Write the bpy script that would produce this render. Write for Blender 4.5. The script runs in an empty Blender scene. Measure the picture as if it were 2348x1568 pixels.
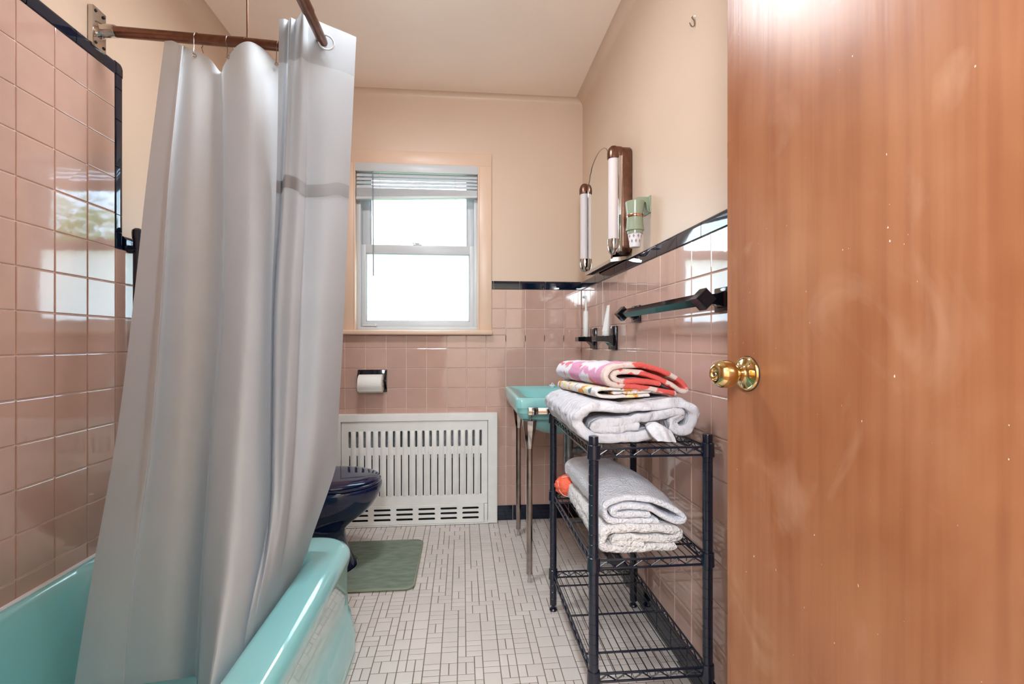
import bpy, bmesh, math, random
import numpy as np
from mathutils import Vector, Matrix
random.seed(7); np.random.seed(7)
SC = bpy.context.scene
COL = SC.collection
PI = math.pi

# ------------------------------------------------------------------ camera, world, lights, exposure
F, CX, CY, CAMH, YAW = 1075.0, 1156.0, 785.0, 0.995, math.radians(5.05)
cd = bpy.data.cameras.new('camera'); cam = bpy.data.objects.new('camera', cd); COL.objects.link(cam)
cd.sensor_width = 36.0; cd.lens = 36.0 * F / 2348.0
cd.shift_x = (1174.0 - CX) / 2348.0; cd.shift_y = (CY - 784.0) / 2348.0
cd.clip_start = 0.02
cam.location = (0, 0, CAMH); cam.rotation_euler = (PI / 2, 0, -YAW)
SC.camera = cam
SC.view_settings.view_transform = 'Standard'; SC.view_settings.look = 'None'
SC.view_settings.gamma = 1.0; SC.view_settings.use_curve_mapping = False
SC.view_settings.exposure = 0.46
SC.cycles.use_denoising = True
SC.cycles.max_bounces = 10; SC.cycles.diffuse_bounces = 6; SC.cycles.transparent_max_bounces = 12
SC.cycles.sample_clamp_indirect = 6.0
SC.cycles.caustics_reflective = False; SC.cycles.caustics_refractive = False

world = bpy.data.worlds.new('world'); SC.world = world; world.use_nodes = True
wn = world.node_tree.nodes; wl = world.node_tree.links; wn.clear()
wo = wn.new('ShaderNodeOutputWorld'); wb = wn.new('ShaderNodeBackground')
wc = wn.new('ShaderNodeTexCoord'); wnoi = wn.new('ShaderNodeTexNoise'); wr = wn.new('ShaderNodeValToRGB')
wnoi.inputs['Scale'].default_value = 3.0; wnoi.inputs['Detail'].default_value = 5
wr.color_ramp.elements[0].position = 0.42; wr.color_ramp.elements[0].color = (0.50, 0.72, 1.0, 1)
wr.color_ramp.elements[1].position = 0.58; wr.color_ramp.elements[1].color = (0.82, 0.92, 1.0, 1)
wb.inputs['Strength'].default_value = 8.5
wl.new(wc.outputs['Generated'], wnoi.inputs['Vector']); wl.new(wnoi.outputs['Fac'], wr.inputs['Fac'])
wl.new(wr.outputs['Color'], wb.inputs['Color']); wl.new(wb.outputs['Background'], wo.inputs['Surface'])

def light(name, kind, loc, energy, color, rot=(0, 0, 0), **kw):
    l = bpy.data.lights.new(name, kind); l.energy = energy; l.color = color
    for k, v in kw.items(): setattr(l, k, v)
    o = bpy.data.objects.new(name, l); o.location = loc; o.rotation_euler = rot; COL.objects.link(o); return o
# daylight sampling portal at the window (gives no light of its own)
pl = light('window_portal', 'AREA', (-0.249, 2.80, 1.52), 1.0, (1, 1, 1), (PI / 2, 0, PI), shape='RECTANGLE', size=0.66, size_y=0.9)
pl.rotation_euler = (-PI / 2, 0, 0); pl.data.cycles.is_portal = True
# fill lights added out of view: bathroom ceiling and hall; lamp-shaped bodies below
light('ceiling_fill', 'AREA', (-0.28, 1.47, 2.275), 9.0, (0.88, 0.95, 1.0), shape='DISK', size=0.24)
light('hall_fill', 'POINT', (-0.13, -0.60, 1.70), 84.0, (0.80, 0.91, 1.0), shadow_soft_size=0.20)

# ------------------------------------------------------------------ projection helpers (pixel of the photo + distance -> point)
cy_, sy_ = math.cos(YAW), math.sin(YAW)
def ray(px, py):
    a = (px - CX) / F
    return Vector((a * cy_ + sy_, -a * sy_ + cy_, (CY - py) / F))
def PD(px, py, d):
    return Vector((0, 0, CAMH)) + ray(px, py) * d
def PY(px, py, Y):
    r = ray(px, py); return Vector((0, 0, CAMH)) + r * (Y / r.y)
def PX(px, py, X):
    r = ray(px, py); return Vector((0, 0, CAMH)) + r * (X / r.x)

# ------------------------------------------------------------------ materials
def hexc(h):
    h = h.lstrip('#'); v = [int(h[i:i + 2], 16) / 255 for i in (0, 2, 4)]
    return tuple([x / 12.92 if x <= .04045 else ((x + .055) / 1.055) ** 2.4 for x in v]) + (1,)
def sock(nt, node, key, val):
    if hasattr(val, 'is_linked'): nt.links.new(val, node.inputs[key])
    else: node.inputs[key].default_value = val
def mat(name, color, rough=0.5, metal=0.0, var=0.06, vscale=6.0, bump=0.0, bscale=80.0, bdist=0.002,
        coat=0.0, stretch=(1, 1, 1), island=0.0, spec=0.5, trans=0.0, detail=3.0):
    m = bpy.data.materials.new(name); m.use_nodes = True
    nt = m.node_tree; N = nt.nodes; L = nt.links; N.clear()
    out = N.new('ShaderNodeOutputMaterial'); p = N.new('ShaderNodeBsdfPrincipled')
    c = hexc(color) if isinstance(color, str) else color
    tc = N.new('ShaderNodeTexCoord'); mp = N.new('ShaderNodeMapping'); mp.inputs['Scale'].default_value = stretch
    L.new(tc.outputs['Object'], mp.inputs['Vector'])
    no = N.new('ShaderNodeTexNoise'); no.inputs['Scale'].default_value = vscale; no.inputs['Detail'].default_value = detail
    L.new(mp.outputs['Vector'], no.inputs['Vector'])
    r = N.new('ShaderNodeMapRange'); r.inputs['From Min'].default_value = .3; r.inputs['From Max'].default_value = .7
    r.inputs['To Min'].default_value = 1 - var; r.inputs['To Max'].default_value = 1 + var
    L.new(no.outputs['Fac'], r.inputs['Value'])
    val = r.outputs['Result']
    if island:
        g = N.new('ShaderNodeNewGeometry'); r2 = N.new('ShaderNodeMapRange')
        r2.inputs['To Min'].default_value = 1 - island; r2.inputs['To Max'].default_value = 1 + island
        L.new(g.outputs['Random Per Island'], r2.inputs['Value'])
        mu = N.new('ShaderNodeMath'); mu.operation = 'MULTIPLY'; L.new(val, mu.inputs[0]); L.new(r2.outputs['Result'], mu.inputs[1]); val = mu.outputs[0]
    vm = N.new('ShaderNodeVectorMath'); vm.operation = 'SCALE'; vm.inputs[0].default_value = c[:3]; L.new(val, vm.inputs['Scale'])
    L.new(vm.outputs['Vector'], p.inputs['Base Color'])
    p.inputs['Roughness'].default_value = rough; p.inputs['Metallic'].default_value = metal
    p.inputs['Coat Weight'].default_value = coat; p.inputs['Coat Roughness'].default_value = 0.05
    p.inputs['Specular IOR Level'].default_value = spec
    if trans: p.inputs['Transmission Weight'].default_value = trans
    if bump:
        bn = N.new('ShaderNodeTexNoise'); bn.inputs['Scale'].default_value = bscale; bn.inputs['Detail'].default_value = 3
        L.new(mp.outputs['Vector'], bn.inputs['Vector'])
        b = N.new('ShaderNodeBump'); b.inputs['Strength'].default_value = bump; b.inputs['Distance'].default_value = bdist
        L.new(bn.outputs['Fac'], b.inputs['Height']); L.new(b.outputs['Normal'], p.inputs['Normal'])
    L.new(p.outputs['BSDF'], out.inputs['Surface'])
    return m
def cloth(name, color, translucency=0.3, clear=0.0, bump=0.25, bscale=400, stretch=(1, 1, 1), var=.03):
    m = mat(name, color, rough=0.85, var=var, bump=bump, bscale=bscale, stretch=stretch, spec=0.2)
    nt = m.node_tree; N = nt.nodes; L = nt.links
    out = [n for n in N if n.type == 'OUTPUT_MATERIAL'][0]; p = [n for n in N if n.type == 'BSDF_PRINCIPLED'][0]
    tr = N.new('ShaderNodeBsdfTranslucent'); c = hexc(color) if isinstance(color, str) else color
    tr.inputs['Color'].default_value = c
    mx = N.new('ShaderNodeMixShader'); mx.inputs['Fac'].default_value = translucency
    L.new(p.outputs['BSDF'], mx.inputs[1]); L.new(tr.outputs['BSDF'], mx.inputs[2]); last = mx
    if clear:
        tp = N.new('ShaderNodeBsdfTransparent'); m2 = N.new('ShaderNodeMixShader'); m2.inputs['Fac'].default_value = clear
        L.new(mx.outputs['Shader'], m2.inputs[1]); L.new(tp.outputs['BSDF'], m2.inputs[2]); last = m2
    L.new(last.outputs['Shader'], out.inputs['Surface'])
    return m
def emis(name, color, strength):
    m = bpy.data.materials.new(name); m.use_nodes = True; nt = m.node_tree; nt.nodes.clear()
    o = nt.nodes.new('ShaderNodeOutputMaterial'); e = nt.nodes.new('ShaderNodeEmission')
    e.inputs['Color'].default_value = color; e.inputs['Strength'].default_value = strength
    nt.links.new(e.outputs[0], o.inputs['Surface']); return m

M = {}
M['paint'] = mat('peach_paint', '#d6bca6', rough=0.42, var=.02, vscale=3, bump=.12, bscale=220, bdist=.001)
M['ceilpaint'] = mat('ceiling_paint', '#faeadc', rough=0.5, var=.02, vscale=3, bump=.12, bscale=220, bdist=.001)
M['casing'] = mat('peach_gloss_paint', '#dfc1aa', rough=0.35, var=.015, bump=.05, bscale=60)
M['tile'] = mat('pink_glazed_tile', '#c29f92', rough=0.045, var=.03, vscale=14, bump=.05, bscale=16, bdist=.004, island=.035, spec=.7, coat=.4)
M['grout'] = mat('pale_grout', '#e3cdc2', rough=0.6, var=.08, vscale=30)
M['blacktile'] = mat('navy_black_glazed_tile', '#0a172b', rough=0.05, var=.1, bump=.04, bscale=14, bdist=.004, spec=.6)
M['blackceramic'] = mat('black_ceramic', '#0e1018', rough=0.09, var=.1, spec=.6)
M['navy'] = mat('navy_black_porcelain', '#0a1a40', rough=0.04, var=.1, spec=.7)
M['floortile'] = mat('beige_mosaic_tile', '#d6cdc8', rough=0.38, var=.04, vscale=5, island=.05, bump=.08, bscale=90)
M['floorgrout'] = mat('grey_floor_grout', '#7b7168', rough=0.9, var=.2, vscale=8)
M['teal'] = mat('aqua_porcelain', '#8fd3d8', rough=0.07, var=.015, spec=.6, coat=1.0)
M['tealsink'] = mat('aqua_sink_porcelain', '#88c2c2', rough=0.16, var=.015, spec=.4)
M['chrome'] = mat('chrome', '#cfcac6', rough=0.10, metal=1, var=.05)
M['oldchrome'] = mat('worn_chrome', '#a79d96', rough=0.20, metal=1, var=.18, vscale=40)
M['pipe'] = mat('dull_chrome_pipe', '#8d9299', rough=0.28, metal=.75, var=.2, vscale=30)
M['wand'] = mat('grey_clear_plastic', '#8e9399', rough=.3)
M['bronze'] = mat('brown_tinted_chrome', '#7d5c4e', rough=0.30, metal=1, var=.14, vscale=50)  # chrome with the reflected brown of the walls put into its colour
M['brass'] = mat('polished_brass', '#d6bd86', rough=0.06, metal=1, var=.02)
M['blackmetal'] = mat('black_enamelled_steel', '#111829', rough=0.22, var=.1, spec=.7)
M['mirror'] = mat('mirror_glass', '#e8e6e0', rough=0.01, metal=1, var=0)
M['lens'] = mat('white_glass_tube', '#ddd2d2', rough=0.45, var=.01)
M['whitevinyl'] = mat('white_vinyl', '#c9cccf', rough=0.35, var=.01)
M['slat'] = cloth('white_blind_slat', '#cfd2d6', translucency=.02, bump=0)
M['cover'] = mat('white_enamel_paint', '#f0efec', rough=0.38, var=.04, vscale=12, bump=.1, bscale=50)
M['dark'] = mat('dark_gap', '#26282b', rough=0.8, var=.3, vscale=30)
M['fin'] = mat('dusty_radiator', '#7d8085', rough=0.7, var=.3, vscale=60)
M['paper'] = mat('toilet_paper', '#e9e8e4', rough=0.9, var=.02, bump=.2, bscale=300)
M['card'] = mat('cardboard', '#a08a70', rough=0.9)
M['whitecap'] = mat('white_plastic', '#e6e4e2', rough=0.3, var=.01)
M['bluish'] = mat('pale_blue_plastic', '#9cc8d0', rough=0.4)
M['greenplastic'] = mat('sage_green_plastic', '#949e86', rough=0.25, var=.02)
M['copper'] = mat('copper_band', '#c99a80', rough=0.2, metal=1)
M['curtain'] = cloth('white_curtain_cloth', '#cbd0d7', translucency=.30, bump=.12, bscale=900)
M['sheer'] = cloth('white_sheer_cloth', '#c8cdd3', translucency=.42, clear=.10, bump=.10, bscale=900)
M['header'] = cloth('white_doubled_cloth', '#aeb1b6', translucency=.20, bump=.12, bscale=900)
M['liner'] = cloth('white_liner', '#dbe1e8', translucency=.32, bump=.05, bscale=500)
M['caulk'] = mat('white_caulk', '#e8e6ea', rough=.5, var=.04)
M['handle'] = mat('white_ceramic', '#ecebe6', rough=.1)
M['hall'] = mat('hall_paint', '#ded5c6', rough=.6, var=.02)
M['hallfloor'] = mat('hall_wood_floor', '#8a5a36', rough=.35, var=.2, vscale=4, stretch=(8, 1, 1))
M['slatstack'] = M['slat']
M['bark'] = mat('bark', '#5b4738', rough=.9, var=.3, vscale=10)
M['leaf'] = cloth('green_leaves', '#6f9a52', translucency=.35, bump=0, var=.35)
M['ground'] = mat('lawn', '#7f9460', rough=.95, var=.25, vscale=2)
M['fillglow'] = emis('fill_dome_glow', (.93, .96, 1, 1), 19.0)  # glow of the added fill lights

# mat: short green pile
M['rug'] = mat('green_pile', '#8a9688', rough=.95, var=.16, vscale=18, bump=.8, bscale=350, bdist=.003, stretch=(1, 3, 1), spec=.1)
M['rugedge'] = mat('green_binding', '#8a9480', rough=.9, var=.08)
M['terry'] = mat('white_terry', '#eeeef6', rough=.95, var=.03, vscale=20, bump=1.0, bscale=170, bdist=.008, spec=.1)
M['terry2'] = mat('cream_terry', '#ece8e8', rough=.95, var=.04, vscale=20, bump=1.0, bscale=110, bdist=.012, spec=.1)
M['cotton'] = mat('white_cotton_blanket', '#d2d1d8', rough=.92, var=.03, vscale=8, bump=.9, bscale=38, bdist=.015, stretch=(1, 1.6, .7), spec=.1)
M['pouf'] = mat('coral_netting', '#f4694a', rough=.6, var=.15, vscale=30, bump=.8, bscale=160, bdist=.004)
M['net'] = mat('pale_net_cord', '#f0c8bd', rough=.7)

def pattern_mat(name, base, spots, scale=22, seed=0.0):
    m = bpy.data.materials.new(name); m.use_nodes = True; nt = m.node_tree; N = nt.nodes; L = nt.links; N.clear()
    out = N.new('ShaderNodeOutputMaterial'); p = N.new('ShaderNodeBsdfPrincipled'); tc = N.new('ShaderNodeTexCoord')
    last = N.new('ShaderNodeRGB'); last.outputs[0].default_value = hexc(base); cur = last.outputs[0]
    for i, (colr, thr, scl) in enumerate(spots):
        mp = N.new('ShaderNodeMapping'); mp.inputs['Location'].default_value = (seed + 3.1 * i, 1.7 * i, .9 * i)
        L.new(tc.outputs['Object'], mp.inputs['Vector'])
        no = N.new('ShaderNodeTexNoise'); no.inputs['Scale'].default_value = scl; no.inputs['Detail'].default_value = 2.5
        L.new(mp.outputs['Vector'], no.inputs['Vector'])
        r = N.new('ShaderNodeMapRange'); r.inputs['From Min'].default_value = thr - .012; r.inputs['From Max'].default_value = thr + .012
        L.new(no.outputs['Fac'], r.inputs['Value'])
        mx = N.new('ShaderNodeMix'); mx.data_type = 'RGBA'
        L.new(r.outputs['Result'], mx.inputs['Factor']); L.new(cur, mx.inputs['A']); mx.inputs['B'].default_value = hexc(colr); cur = mx.outputs['Result']
    L.new(cur, p.inputs['Base Color']); p.inputs['Roughness'].default_value = .95; p.inputs['Specular IOR Level'].default_value = .1
    bn = N.new('ShaderNodeTexNoise'); bn.inputs['Scale'].default_value = 240; L.new(tc.outputs['Object'], bn.inputs['Vector'])
    b = N.new('ShaderNodeBump'); b.inputs['Strength'].default_value = .7; b.inputs['Distance'].default_value = .003
    L.new(bn.outputs['Fac'], b.inputs['Height']); L.new(b.outputs['Normal'], p.inputs['Normal'])
    L.new(p.outputs['BSDF'], out.inputs['Surface']); return m
M['coral'] = pattern_mat('pink_print_terry', '#dcdae2', [('#d79ab9', .53, 10), ('#d97f86', .60, 14)], seed=2.0)
M['coral2'] = pattern_mat('coral_print_terry', '#dcc9c2', [('#d9625c', .45, 17)], seed=4.0)
M['floral'] = pattern_mat('floral_print_terry', '#e2dcda', [('#ecd9a0', .56, 24), ('#6f8f86', .60, 30), ('#dd9a4c', .60, 34)], seed=5.0)

def wood_mat():
    m = bpy.data.materials.new('varnished_birch_veneer'); m.use_nodes = True; nt = m.node_tree; N = nt.nodes; L = nt.links; N.clear()
    out = N.new('ShaderNodeOutputMaterial'); p = N.new('ShaderNodeBsdfPrincipled'); tc = N.new('ShaderNodeTexCoord')
    def noise(scale, st, det=4, dist=0):
        mp = N.new('ShaderNodeMapping'); mp.inputs['Scale'].default_value = st; L.new(tc.outputs['Object'], mp.inputs['Vector'])
        n = N.new('ShaderNodeTexNoise'); n.inputs['Scale'].default_value = scale; n.inputs['Detail'].default_value = det; n.inputs['Distortion'].default_value = dist
        L.new(mp.outputs['Vector'], n.inputs['Vector']); return n.outputs['Fac']
    fine = noise(60, (1, 1, .035)); broad = noise(5, (1, 1, .35), 3, .6); mott = noise(2.6, (1, 1, 1), 4, .3); speck = noise(210, (1, 1, .5), 1)
    def ramp(src, stops):
        r = N.new('ShaderNodeValToRGB'); e = r.color_ramp.elements
        e[0].position, e[0].color = stops[0][0], hexc(stops[0][1]); e[1].position, e[1].color = stops[-1][0], hexc(stops[-1][1])
        for q, cc in stops[1:-1]: el = e.new(q); el.color = hexc(cc)
        L.new(src, r.inputs['Fac']); return r.outputs['Color']
    c1 = ramp(broad, [(.3, '#9c6642'), (.5, '#a9734f'), (.7, '#b48260')])
    c2 = ramp(fine, [(.3, '#b3764b'), (.55, '#f2e2d4'), (.75, '#ffffff')])
    mx = N.new('ShaderNodeMix'); mx.data_type = 'RGBA'; mx.blend_type = 'MULTIPLY'; mx.inputs['Factor'].default_value = .30
    L.new(c1, mx.inputs['A']); L.new(c2, mx.inputs['B'])
    c3 = ramp(mott, [(.25, '#c69a7c'), (.7, '#ffffff')])
    m2 = N.new('ShaderNodeMix'); m2.data_type = 'RGBA'; m2.blend_type = 'MULTIPLY'; m2.inputs['Factor'].default_value = .7
    L.new(mx.outputs['Result'], m2.inputs['A']); L.new(c3, m2.inputs['B'])
    scuff = noise(7, (1, 1, .8), 6, 1.2); s2 = N.new('ShaderNodeMapRange'); s2.inputs['From Min'].default_value = .58; s2.inputs['From Max'].default_value = .78; s2.inputs['To Max'].default_value = .30
    L.new(scuff, s2.inputs['Value']); m4 = N.new('ShaderNodeMix'); m4.data_type = 'RGBA'; L.new(s2.outputs['Result'], m4.inputs['Factor']); L.new(m2.outputs['Result'], m4.inputs['A']); m4.inputs['B'].default_value = hexc('#cfa88c'); m2 = m4
    sr = N.new('ShaderNodeMapRange'); sr.inputs['From Min'].default_value = .80; sr.inputs['From Max'].default_value = .83; L.new(speck, sr.inputs['Value'])
    m3 = N.new('ShaderNodeMix'); m3.data_type = 'RGBA'; L.new(sr.outputs['Result'], m3.inputs['Factor'])
    L.new(m2.outputs['Result'], m3.inputs['A']); m3.inputs['B'].default_value = hexc('#efe2d6')
    L.new(m3.outputs['Result'], p.inputs['Base Color'])
    rr = N.new('ShaderNodeMapRange'); rr.inputs['From Min'].default_value = .2; rr.inputs['From Max'].default_value = .8
    rr.inputs['To Min'].default_value = .24; rr.inputs['To Max'].default_value = .40; L.new(mott, rr.inputs['Value']); L.new(rr.outputs['Result'], p.inputs['Roughness'])
    b = N.new('ShaderNodeBump'); b.inputs['Strength'].default_value = .25; b.inputs['Distance'].default_value = .001
    L.new(fine, b.inputs['Height']); L.new(b.outputs['Normal'], p.inputs['Normal'])
    L.new(p.outputs['BSDF'], out.inputs['Surface']); return m
M['wood'] = wood_mat()

def frosted():
    m = bpy.data.materials.new('frosted_glass'); m.use_nodes = True; nt = m.node_tree; N = nt.nodes; L = nt.links; N.clear()
    out = N.new('ShaderNodeOutputMaterial'); tr = N.new('ShaderNodeBsdfTranslucent'); tr.inputs['Color'].default_value = (.95, .97, .97, 1)
    g = N.new('ShaderNodeBsdfGlossy'); g.inputs['Roughness'].default_value = .12; mx = N.new('ShaderNodeMixShader'); mx.inputs['Fac'].default_value = .05
    tc = N.new('ShaderNodeTexCoord'); n = N.new('ShaderNodeTexNoise'); n.inputs['Scale'].default_value = 260; L.new(tc.outputs['Object'], n.inputs['Vector'])
    b = N.new('ShaderNodeBump'); b.inputs['Strength'].default_value = .6; b.inputs['Distance'].default_value = .002
    L.new(n.outputs['Fac'], b.inputs['Height']); L.new(b.outputs['Normal'], tr.inputs['Normal']); L.new(b.outputs['Normal'], g.inputs['Normal'])
    L.new(tr.outputs[0], mx.inputs[1]); L.new(g.outputs[0], mx.inputs[2]); L.new(mx.outputs[0], out.inputs['Surface']); return m
def clearglass():
    m = bpy.data.materials.new('clear_glass'); m.use_nodes = True; nt = m.node_tree; N = nt.nodes; L = nt.links; N.clear()
    out = N.new('ShaderNodeOutputMaterial'); tr = N.new('ShaderNodeBsdfTransparent'); tr.inputs['Color'].default_value = (.96, .98, .97, 1)
    g = N.new('ShaderNodeBsdfGlossy'); g.inputs['Roughness'].default_value = .0; mx = N.new('ShaderNodeMixShader')
    lw = N.new('ShaderNodeFresnel'); lw.inputs['IOR'].default_value = 1.45
    L.new(lw.outputs[0], mx.inputs['Fac']); L.new(tr.outputs[0], mx.inputs[1]); L.new(g.outputs[0], mx.inputs[2]); L.new(mx.outputs[0], out.inputs['Surface']); return m
M['frost'] = frosted(); M['glass'] = clearglass()

# ------------------------------------------------------------------ mesh builder
WL = {}
class MB:
    def __init__(s): s.v = []; s.f = []; s.m = []; s.mi = 0
    def add(s, vs, fs):
        n = len(s.v); s.v += [tuple(v) for v in vs]
        for f in fs: s.f.append(tuple(i + n for i in f)); s.m.append(s.mi)
        return s
    def mat(s, i): s.mi = i; return s
    def box(s, lo, hi, bev=0.0, rot=None, seg=2):
        lo, hi = Vector(lo), Vector(hi); c = (lo + hi) / 2; d = hi - lo
        bm = bmesh.new(); bmesh.ops.create_cube(bm, size=1.0)
        for v in bm.verts: v.co = Vector((v.co.x * d.x, v.co.y * d.y, v.co.z * d.z))
        if bev > 0: bmesh.ops.bevel(bm, geom=list(bm.edges), offset=min(bev, .49 * min(d)), segments=seg, profile=.5, affect='EDGES')
        R = rot or Matrix.Identity(3)
        bm.verts.index_update()
        vs = [R @ v.co + c for v in bm.verts]; fs = [[v.index for v in f.verts] for f in bm.faces]; bm.free()
        return s.add(vs, fs)
    def tube(s, pts, r, seg=12, closed=False, caps=True):
        pts = [Vector(p) for p in pts]; n = len(pts); rs = r if isinstance(r, (list, tuple)) else [r] * n
        t = []
        for i in range(n):
            a = pts[(i - 1) % n] if (closed or i > 0) else pts[i]; b = pts[(i + 1) % n] if (closed or i < n - 1) else pts[i]
            t.append((b - a).normalized())
        up = Vector((0, 0, 1)) if abs(t[0].z) < .9 else Vector((1, 0, 0))
        u = t[0].cross(up).normalized(); vs = []; fs = []
        for i in range(n):
            u = (u - t[i] * u.dot(t[i])).normalized(); w = t[i].cross(u)
            for k in range(seg):
                a = 2 * PI * k / seg; vs.append(pts[i] + (u * math.cos(a) + w * math.sin(a)) * rs[i])
        for i in range(n if closed else n - 1):
            j = (i + 1) % n
            for k in range(seg):
                l = (k + 1) % seg; fs.append((i * seg + k, i * seg + l, j * seg + l, j * seg + k))
        if caps and not closed: fs.append(tuple(range(seg))[::-1]); fs.append(tuple(range((n - 1) * seg, n * seg)))
        return s.add(vs, fs)
    def lathe(s, prof, org, axis=(0, 0, 1), seg=32, sx=1, sy=1, rot0=0):
        org = Vector(org); ax = Vector(axis).normalized()
        u = ax.orthogonal().normalized() if abs(ax.z) < .99 else Vector((1, 0, 0)); w = ax.cross(u)
        vs = []; fs = []; n = len(prof)
        for (r, h) in prof:
            for k in range(seg):
                a = 2 * PI * k / seg + rot0; vs.append(org + ax * h + u * (math.cos(a) * r * sx) + w * (math.sin(a) * r * sy))
        for i in range(n - 1):
            for k in range(seg):
                l = (k + 1) % seg; fs.append((i * seg + k, i * seg + l, (i + 1) * seg + l, (i + 1) * seg + k))
        if prof[0][0] > 1e-5: fs.append(tuple(range(seg))[::-1])
        if prof[-1][0] > 1e-5: fs.append(tuple(range((n - 1) * seg, n * seg)))
        return s.add(vs, fs)
    def loft(s, loops, cap0=True, cap1=True):
        n = len(loops[0]); vs = [p for l in loops for p in l]; fs = []
        for i in range(len(loops) - 1):
            for k in range(n):
                l = (k + 1) % n; fs.append((i * n + k, i * n + l, (i + 1) * n + l, (i + 1) * n + k))
        if cap0: fs.append(tuple(range(n))[::-1])
        if cap1: fs.append(tuple(range((len(loops) - 1) * n, len(loops) * n)))
        return s.add(vs, fs)
    def prism(s, poly, e):
        """poly: 3-D points of one face, e: extrusion vector"""
        e = Vector(e); a = [Vector(p) for p in poly]; return s.loft([a, [p + e for p in a]])
    def grid(s, P, mats=None):
        nu, nv = len(P), len(P[0]); n0 = len(s.v)
        s.v += [tuple(P[i][j]) for i in range(nu) for j in range(nv)]
        for i in range(nu - 1):
            for j in range(nv - 1):
                s.f.append((n0 + i * nv + j, n0 + (i + 1) * nv + j, n0 + (i + 1) * nv + j + 1, n0 + i * nv + j + 1)); s.m.append(mats(i, j) if mats else s.mi)
        return s
    def quad(s, a, b, c, d): return s.add([a, b, c, d], [(0, 1, 2, 3)])
    def build(s, name, mats, parent=None, smooth=35, label=None, fixn=True):
        vs = np.array(s.v, dtype=float)
        if parent is not None: org = Vector(WL[parent.name])
        elif len(vs): org = Vector(((vs[:, 0].min() + vs[:, 0].max()) / 2, (vs[:, 1].min() + vs[:, 1].max()) / 2, vs[:, 2].min()))
        me = bpy.data.meshes.new(name)
        me.from_pydata([tuple(Vector(v) - org) for v in s.v], [], s.f)
        for m in (mats if isinstance(mats, (list, tuple)) else [mats]): me.materials.append(m)
        me.polygons.foreach_set('material_index', s.m)
        if fixn:
            bm = bmesh.new(); bm.from_mesh(me); bmesh.ops.recalc_face_normals(bm, faces=bm.faces); bm.to_mesh(me); bm.free()
        if smooth:
            me.polygons.foreach_set('use_smooth', [True] * len(me.polygons)); me.set_sharp_from_angle(angle=math.radians(smooth))
        me.update()
        o = bpy.data.objects.new(name, me); COL.objects.link(o)
        if parent is not None: o.parent = parent
        else: o.location = org
        WL[o.name] = tuple(org)
        if label: o['label'] = label
        return o
def tag(o, label, cat, group=None):
    o['label'] = label; o['category'] = cat
    if group: o['group'] = group
    return o
def thing(name, loc, label, cat, group=None):
    o = bpy.data.objects.new(name, None); COL.objects.link(o); o.location = loc; o.empty_display_size = .05
    WL[o.name] = tuple(loc); return tag(o, label, cat, group)
def struct(o, label=None, cat=None):
    o['kind'] = 'structure'
    if label: o['label'] = label
    if cat: o['category'] = cat
    return o
def sgroup(name, loc, label, cat):
    o = thing(name, loc, label, cat); o['kind'] = 'structure'; return o
def copy_tree(o, parent=None, loc=None):
    c = o.copy(); COL.objects.link(c); c.parent = parent
    if loc is not None: c.location = loc
    WL[c.name] = tuple(c.location) if parent is None else WL[parent.name]
    for ch in list(o.children): copy_tree(ch, c)
    return c
def rrect(x0, x1, y0, y1, r, z, n=5):
    pts = []
    for (cx, cy, a0) in ((x1 - r, y1 - r, 0), (x0 + r, y1 - r, 90), (x0 + r, y0 + r, 180), (x1 - r, y0 + r, 270)):
        for k in range(n + 1):
            a = math.radians(a0 + 90 * k / n); pts.append(Vector((cx + r * math.cos(a), cy + r * math.sin(a), z)))
    return pts
def catmull(pts, n):
    pts = [np.array(p, dtype=float) for p in pts]; out = []
    for i in range(len(pts) - 1):
        p0 = pts[max(i - 1, 0)]; p1 = pts[i]; p2 = pts[i + 1]; p3 = pts[min(i + 2, len(pts) - 1)]
        for k in range(n):
            t = k / n
            out.append(.5 * ((2 * p1) + (-p0 + p2) * t + (2 * p0 - 5 * p1 + 4 * p2 - p3) * t * t + (-p0 + 3 * p1 - 3 * p2 + p3) * t ** 3))
    out.append(pts[-1]); return out
def plate(outline, holes, z0, z1, bevel=0.0, res=2):
    """filled 2-D outline with holes, thickness z0..z1; returns (verts, faces) in its own x,y,z"""
    cu = bpy.data.curves.new('tmp', 'CURVE'); cu.dimensions = '2D'; cu.fill_mode = 'BOTH'
    cu.extrude = max((z1 - z0) / 2 - bevel, 0); cu.bevel_depth = bevel; cu.bevel_resolution = res
    cu.offset = -bevel
    for pts in [outline] + holes:
        sp = cu.splines.new('POLY'); sp.points.add(len(pts) - 1); sp.use_cyclic_u = True
        for i, p in enumerate(pts): sp.points[i].co = (p[0], p[1], 0, 1)
    ob = bpy.data.objects.new('tmp', cu); COL.objects.link(ob)
    dg = bpy.context.evaluated_depsgraph_get(); me = bpy.data.meshes.new_from_object(ob.evaluated_get(dg))
    vs = [Vector((v.co.x, v.co.y, v.co.z + (z0 + z1) / 2)) for v in me.vertices]; fs = [list(p.vertices) for p in me.polygons]
    bpy.data.objects.remove(ob); bpy.data.curves.remove(cu); bpy.data.meshes.remove(me); return vs, fs
def slot(cx, cy, w, h, n=5):
    r = min(w, h) / 2; pts = []
    for (ax, ay, a0) in ((cx + w / 2 - r, cy + h / 2 - r, 0), (cx - w / 2 + r, cy + h / 2 - r, 90), (cx - w / 2 + r, cy - h / 2 + r, 180), (cx + w / 2 - r, cy - h / 2 + r, 270)):
        for k in range(n + 1):
            a = math.radians(a0 + 90 * k / n); pts.append((ax + r * math.cos(a), ay + r * math.sin(a)))
    return pts

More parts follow.
